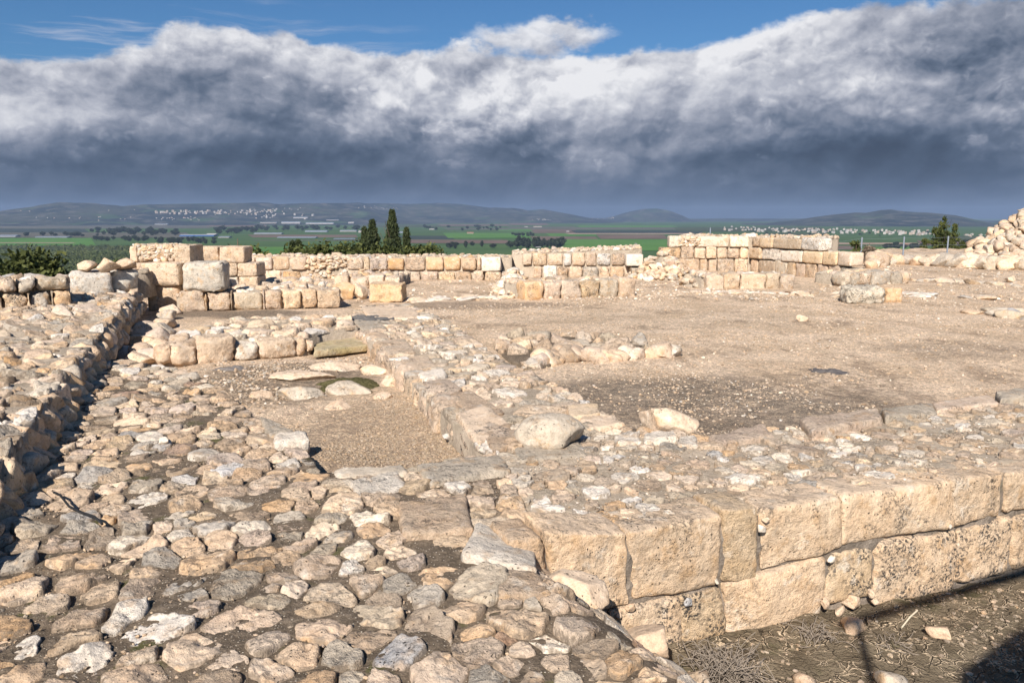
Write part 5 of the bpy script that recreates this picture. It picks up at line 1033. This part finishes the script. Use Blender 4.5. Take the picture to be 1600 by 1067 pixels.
for args in [(310,369.5,62,4.2,M_BLUE,M_METAL,'long blue shed with pale roof among the trees at the left'),(332,368.5,17,5,M_WHITE,M_WHITE,'white block at the right end of the long blue shed'),(352,371.5,20,3,M_WHITE,M_METAL,'low white shed right of the long blue shed'),(15,370.5,32,4.5,M_GREYB,M_METAL,'pale-roofed shed at the far left edge'),(84,371.5,58,3,M_GREYB,M_METAL,'long low grey shed under the dark tree row at the left'),
 (253,351.5,24,2,M_WHITE,M_METAL,'thin white shed in the brown field at the left'),(455,349.5,34,4,M_WHITE,M_METAL,'white shed with red stripe below the hillside town'),(500,350.5,50,3.4,M_WHITE,M_METAL,'long row shed at the end of the industrial strip'),(549,349.3,10,3,M_WHITE,M_WHITE,'small bright white building alone in the plain'),(420,349.3,30,2.5,M_SAND,M_METAL,'sandy shed at the left of the industrial strip'),
 (470,341.5,26,3,M_WHITE,M_METAL,'white warehouse on the lower slope'),(520,345,22,2,M_SAND,M_METAL,'sandy warehouse on the lower slope'),(495,362.5,40,3.2,M_METAL,M_METAL,'grey-roofed farm shed left of the cypresses'),(545,362,30,3.2,M_WHITE,M_METAL,'white-roofed farm shed just left of the cypresses'),(568,363.5,16,4.5,M_WHITE,M_WHITE,'bright white barn partly behind the left cypress'),(628,364,24,3,M_METAL,M_METAL,'metal shed right of the tall cypress'),
 (465,372,70,2.6,M_METAL,M_METAL,'long glazed greenhouse strip in the green fields'),(540,374,40,2.2,M_METAL,M_METAL,'second glazed greenhouse strip nearer the cypresses'),(420,366,50,3,M_GREYB,M_METAL,'grey greenhouse block at the left of the strips'),(675,359,9,2.4,M_WHITE,M_WHITE,'small white house in the mid plain'),(735,365,12,3,M_SAND,M_TILE,'red-roofed farmhouse alone in the green plain'),
 (822,355.3,6,2,M_WHITE,M_WHITE,'small white farm building left of a pair'),(840,355.4,15,2.4,M_WHITE,M_SAND,'longer white farm building of a pair'),(887,362.6,5,2.4,M_WHITE,M_WHITE,'tiny white hut between brown and green fields'),(841,387.2,9,2,M_WHITE,M_WHITE,'low white hut under the dark tree row'),(993,381.5,3,1.6,M_WHITE,M_WHITE,'tiny white hut on the bare tan patch'),
 (1291,378,16,2.6,M_WHITE,M_METAL,'white shed just right of the high corner'),(1232,371,20,2.5,M_WHITE,M_METAL,'flat white sheds above the high corner'),(1412,383,9,2.6,M_SAND,M_TILE,'farmhouse left of the roadside conifer'),(1427,383.5,9,2.6,M_WHITE,M_METAL,'white farm hut beside the roadside conifer')]: shed(*args)

# ------------------------------------------------------------------ vegetation
def leaf_mat(name, c1, c2):
    m, T = material(name); at = T.new('ShaderNodeAttribute', attribute_name='tint').outputs['Alpha']
    c = T.mix(at, c1, c2); p = T.new('ShaderNodeBsdfPrincipled', {'Base Color': c, 'Roughness': .7, 'Specular IOR Level': .2}); tr = T.new('ShaderNodeBsdfTranslucent', {'Color': c}); mx = T.new('ShaderNodeMixShader', {0: .2, 1: p, 2: tr})
    o = T.new('ShaderNodeOutputMaterial'); T.l.new(mx.outputs[0], o.inputs[0]); return m
L_CYP = leaf_mat('cypress_foliage', (.028,.040,.018), (.085,.10,.038)); L_PINE = leaf_mat('pine_foliage', (.035,.048,.015), (.13,.14,.04)); L_FAR = leaf_mat('far_foliage', (.022,.032,.018), (.055,.065,.035)); L_ORC = leaf_mat('orchard_foliage', (.055,.075,.02), (.12,.135,.05)); L_DRY = leaf_mat('dry_shrub_twigs', (.16,.12,.09), (.30,.24,.17)); M_BARK = simple_mat('bark', (.12,.09,.065), .9, 5)
def leaves(centers, size, stretch=(1, 1, 1), up=.0):
    k = len(centers); a = rng.normal(size=(k, 3)); a[:, 2] = np.abs(a[:, 2])*(1+up*3); a /= np.linalg.norm(a, axis=1, keepdims=True); b = np.cross(a, rng.normal(size=(k, 3))); b /= np.linalg.norm(b, axis=1, keepdims=True)
    s_ = size*rng.uniform(.6, 1.4, (k, 1)); V = np.stack([centers-b*s_*.35, centers+b*s_*.35, centers+b*s_*.2+a*s_, centers-b*s_*.15+a*s_*1.1], 1).reshape(-1, 3); Q = np.arange(4*k).reshape(k, 4)
    return V, Q
def crown_acc(fn, n_clump, per, spread, size, up=0):
    acc = Acc(); C = np.array([fn() for _ in range(n_clump)])
    for c in C:
        pts_ = c+rng.normal(0, spread, (per, 3))*np.array([1, 1, .8]); V, Q = leaves(pts_, size, up=up); v = np.clip(rng.normal(.45, .3), 0, 1); acc.add(V, Q=Q, var=v)
    return acc
def place_tree(name, label, cat, loc, acc_, mat, trunk_h, trunk_r, group=None, limbs=3):
    t = thing(name, label, cat, loc, group); acc_.V = [v+np.array(loc) for v in acc_.V]; acc_.build('crown', mat, t, False)
    a = Acc(); L = np.array(loc, float); tube(a, [L+[0, 0, -1], L+[.05, 0, trunk_h*.5], L+[0, .05, trunk_h]], [trunk_r, trunk_r*.8, trunk_r*.35], 8)
    for _ in range(limbs): q_ = rng.uniform(0, 6.28); s_ = L+[0, 0, trunk_h*rng.uniform(.4, .8)]; tube(a, [s_, s_+np.array([math.cos(q_), math.sin(q_), 1])*trunk_h*.15, s_+np.array([math.cos(q_), math.sin(q_), 1.6])*trunk_h*.3], [trunk_r*.4, trunk_r*.25, trunk_r*.1], 6)
    a.build('trunk', M_BARK, t); return t
def cypress(px, ytop, D, w_px, label, lean=0.0, base=6.2):
    top = PD(px, ytop, D); H = w_px/F_PX*D/2; h = base
    def fn():
        t = rng.uniform(0, 1)**.9; w_ = H*min(1, 1.35*(1-t)**.85+.02)*(1+.18*math.sin(t*23+px)); q_ = rng.uniform(0, 6.28); r_ = w_*math.sqrt(rng.uniform(.25, 1)); return (r_*math.cos(q_)+lean*t*h, r_*math.sin(q_), t*h)
    a = crown_acc(fn, 900, 16, .10, .15, up=1); place_tree('cypress_tree', label, 'cypress', (top[0]-lean*h, top[1], top[2]-h), a, L_CYP, h*.7, .2)
cypress(612.5, 331, 82, 28, 'tallest dark pointed cypress standing beyond the back wall'); cypress(582, 346, 84, 36, 'broad dark cypress just left of the tallest one', .05); cypress(569, 358, 86, 24, 'short cypress crowded against the left side of the broad one'); cypress(635, 359, 88, 18, 'thin short cypress right of the tallest one')
cypress(457, 380, 84, 6, 'small pointed cypress at the left end of the green bushes', base=2.4); cypress(466, 378, 86, 6, 'second small pointed cypress at the left end of the bushes', base=2.4)
def bush(px, ytop, D, w_px, label, mat=None, h=5, n_=260, size=.26, name='bush', cat='bush', spread=.4, tall=1.0, group=None):
    top = PD(px, ytop, D); W = w_px/F_PX*D/2
    lob = [(rng.uniform(-.6, .6)*W, rng.uniform(-.5, .5)*W, h*rng.uniform(.35, .78), W*rng.uniform(.35, .6)) for _ in range(7)]+[(0, 0, h*.75, W*.4)]
    def fn():
        x, y, z, r_ = lob[rng.integers(0, len(lob))]; d = rng.normal(size=3); d /= np.linalg.norm(d); r2 = r_*rng.uniform(.6, 1.05); return (x+d[0]*r2, y+d[1]*r2, min(z+d[2]*r2*tall, h))
    a = crown_acc(fn, n_, 18, spread, size); return place_tree(name, label, cat, (top[0], top[1], top[2]-h), a, mat or L_PINE, h*.6, .1, group)
for px, yt, w_, lab in [(468,384,46,'leftmost low pine bush beyond the back wall'),(500,377,48,'rounded pine bush left of the cypresses, second from the left'),(535,375,46,'pine bush directly left of the cypress group'),(560,374,36,'dense bush at the foot of the short cypress'),(598,376,36,'bush filling the gap between the two big cypresses'),(645,381,36,'low bush right of the thin cypress'),(672,379,34,'olive-brown round bush right of the cypress group'),(428,398,16,'tiny isolated bush at the left of the pine bushes')]:
    bush(px, yt, rng.uniform(70, 80), w_, lab)
bush(38, 396, 46, 84, 'big dark olive bush rising behind the left rubble wall', n_=420, h=5); bush(5, 404, 44, 40, 'dark bush at the very left edge behind the rubble wall', h=5); bush(190, 404, 48, 34, 'low green bush behind the tan stones left of the stacked stump', h=4); bush(388, 385, 40, 34, 'green bush poking out right of the two tall corner blocks', h=4, size=.2)
bush(395, 396, 42, 22, 'small leafy bush behind the left end of the back wall', h=3, size=.2)
# conifer at the right: several ragged spires
top = PD(1476, 345, 52); 
def conf():
    sp_ = [(0, 7.0, .75, 1.0), (-.55, 5.2, .7, 0), (.7, 5.6, .7, 0), (-1.15, 3.2, .6, 0), (.2, 4.2, 1.2, 0), (1.3, 2.8, .5, 0), (-.2, 6.0, .6, 0)][rng.integers(0, 7)]
    t = rng.uniform(0, 1); w_ = sp_[2]*(1-t)**.8; q_ = rng.uniform(0, 6.28); return (sp_[0]+w_*math.cos(q_)*rng.random(), w_*math.sin(q_)*rng.random(), .2+t*(sp_[1]-4.6 if False else sp_[1]*.36)*1.05)
a = crown_acc(conf, 330, 18, .07, .10, up=2); place_tree('conifer_tree', 'ragged olive conifer standing before the fence at the far right', 'conifer', (top[0], top[1], top[2]-2.65), a, L_PINE, 2.2, .06)
bush(1356, 386, 33, 26, 'dry brown leafless shrub by the fence behind the high corner', L_DRY, h=.7, n_=130, size=.07, spread=.07, name='dry_shrub', cat='shrub')
tag(bush(1338, 372, 31, 6, 'thin dark sapling beside the dry shrub', h=1.0, n_=25, size=.08, spread=.05, name='sapling'), None, 'sapling')
# fence at the back right
fe = thing('wire_fence', 'thin wire fence with grey posts along the rear right edge', 'fence', (*P(1413, 400, -.4), -.4)); M_POST = simple_mat('galvanised_post', (.22,.25,.29), .5, 10, .1)
fp = []
for px, yt in [(1290,377),(1347,371),(1413,370),(1482,369),(1552,368),(1640,367)]:
    D = 33; tp = PD(px, yt, D); fp.append(tp); a = Acc(); tube(a, [np.array([tp[0], tp[1], -1.6]), tp], .032, 6); a.build('post', M_POST, fe)
a = Acc()
for i in range(len(fp)-1):
    for dz in (.05, .35, .65): tube(a, [fp[i]-[0, 0, dz], (fp[i]+fp[i+1])/2-[0, 0, dz+.03], fp[i+1]-[0, 0, dz]], .004, 3)
a.build('wire', M_POST, fe)
pp_ = PD(1110, 356, 60); a = Acc(); tube(a, [pp_-[0, 0, 6], pp_], .05, 6); tag(a.build('pole', M_POST), 'thin pale pole rising behind the high corner', 'pole')
pp_ = PD(371, 373, 22); a = Acc(); tube(a, [pp_-[0, 0, 1.2], pp_-[0, 0, .2], pp_], [.02, .018, .01], 6); tag(a.build('stake', M_BARK), 'thin brown stake behind the tall corner block', 'stake')

# valley trees: shared meshes, each its own object
TP = []
for k in range(4):
    tall = k == 3
    def fn():
        d = rng.normal(size=3); d /= np.linalg.norm(d); r_ = rng.uniform(.6, 1)
        return (d[0]*r_*(.25 if tall else .5), d[1]*r_*(.25 if tall else .5), .55+d[2]*r_*(.5 if tall else .38))
    a = crown_acc(fn, 60, 8, .06, .14); tube(a, [[0, 0, -.1], [0, 0, .5]], .04, 5); o = a.build('valley_tree', L_FAR, smooth=False); o.location = (0, 0, 0)
    vs = o.data; c0_ = np.zeros(len(vs.vertices)*3, np.float32); vs.vertices.foreach_get('co', c0_); c0_ = c0_.reshape(-1, 3); c0_[:, 2] -= .08; vs.vertices.foreach_set('co', c0_.ravel()); TP.append(o)
cnt = [0]; first = [True]*4
def vtree(px, py, hpx, kind, label, group):
    z = VZ; D_ = (CAMZ-VZ)/((py-338.0)/F_PX); p = P(px, py, z); s_ = hpx*D_/F_PX
    if first[kind]: o = TP[kind]; first[kind] = False
    else: o = TP[kind].copy(); COL.objects.link(o)
    o.location = (p[0], p[1], z); w_ = rng.uniform(.9, 1.5) if kind < 3 else 1.0; o.scale = (s_*w_, s_*w_, s_); o.rotation_euler = (0, 0, rng.uniform(0, 6)); tag(o, label, 'tree', group); cnt[0] += 1
LB = {0: 'dark round tree', 1: 'dark broad tree', 2: 'dark spreading tree', 3: 'dark pointed tree'}
def grove(n_, x0, x1, y0, y1, h, kinds, where):
    for _ in range(n_): k = int(rng.choice(kinds)); vtree(U(x0, x1), U(y0, y1), U(*h), k, LB[k]+' in '+where, 'trees in '+where)
grove(34, 803, 880, 384, 388, (8, 14), [3,3,3,1], 'the pointed tree row beyond the back wall'); grove(12, 700, 800, 384, 389, (6, 10), [3,1,0], 'the low tree line right of the cypresses')
grove(14, 40, 140, 368, 370, (4, 8), [0,1,2], 'the dark row above the long grey shed'); grove(44, 142, 280, 362, 369, (4, 9), [0,1,2], 'the wooded farmstead at the left'); grove(20, 150, 245, 374, 378, (4, 8), [0,1,2], 'the orchard edge left of the blue shed')
grove(26, 248, 335, 376, 382, (4, 8), [0,1,2], 'the small trees before the blue shed'); grove(26, 335, 400, 360, 366, (4, 8), [0,1,2], 'the trees right of the blue shed'); grove(36, 400, 560, 356, 361, (4, 7), [0,1,2], 'the village belt left of the cypresses')
grove(22, 640, 790, 355, 361, (3, 5), [0,1], 'the thin belts in the mid plain'); grove(14, 800, 835, 366, 370, (3, 6), [0,1,2], 'the copse by the brown field'); grove(22, 1372, 1450, 384, 390, (5, 8), [0,1,2], 'the dark hedge behind the fence'); grove(14, 1500, 1560, 380, 392, (5, 8), [0,1], 'the dark trees at the far right plain')
grove(18, 1150, 1460, 362, 370, (2, 4), [0,1], 'the street trees of the white town')
# orchard rows, lower left: too many to count
a = Acc(); V, Q = [], []
for _ in range(2600):
    x, y = U(-60, 215), U(385, 432); p = P(x, y, VZ); r_ = U(2.2, 4.2); c = np.array([p[0], p[1], VZ]); d = rng.normal(size=(9, 3)); d /= np.linalg.norm(d, axis=1, keepdims=True); pts_ = c+d*r_*[1, 1, .7]+[0, 0, r_*.8]
    v_, q_ = leaves(pts_, r_*.9); a.add(v_, Q=q_, var=U(0, 1))
tag(a.build('orchard', L_ORC, smooth=False), 'dark olive orchard covering the plain at the left', 'orchard', None, 'stuff')

# ------------------------------------------------------------------ air over the valley
m_, T = material('haze'); vp = T.new('ShaderNodeVolumePrincipled', {'Color': (.35,.48,.72,1), 'Density': 5.2e-5, 'Anisotropy': 0.0}); o = T.new('ShaderNodeOutputMaterial'); T.l.new(vp.outputs[0], o.inputs['Volume'])
a = Acc(); v = np.array([[x, y, z] for x in (-19000, 19000) for y in (-1500, 19500) for z in (-89, 230)], float); a.add(v, Q=[[0,1,3,2],[4,6,7,5],[0,4,5,1],[2,3,7,6],[1,5,7,3],[0,2,6,4]])
tag(a.build('haze', m_, smooth=False), kind='stuff')
print('objects', len(bpy.data.objects), 'verts', sum(len(me.vertices) for me in bpy.data.meshes), 'valley trees', cnt[0])
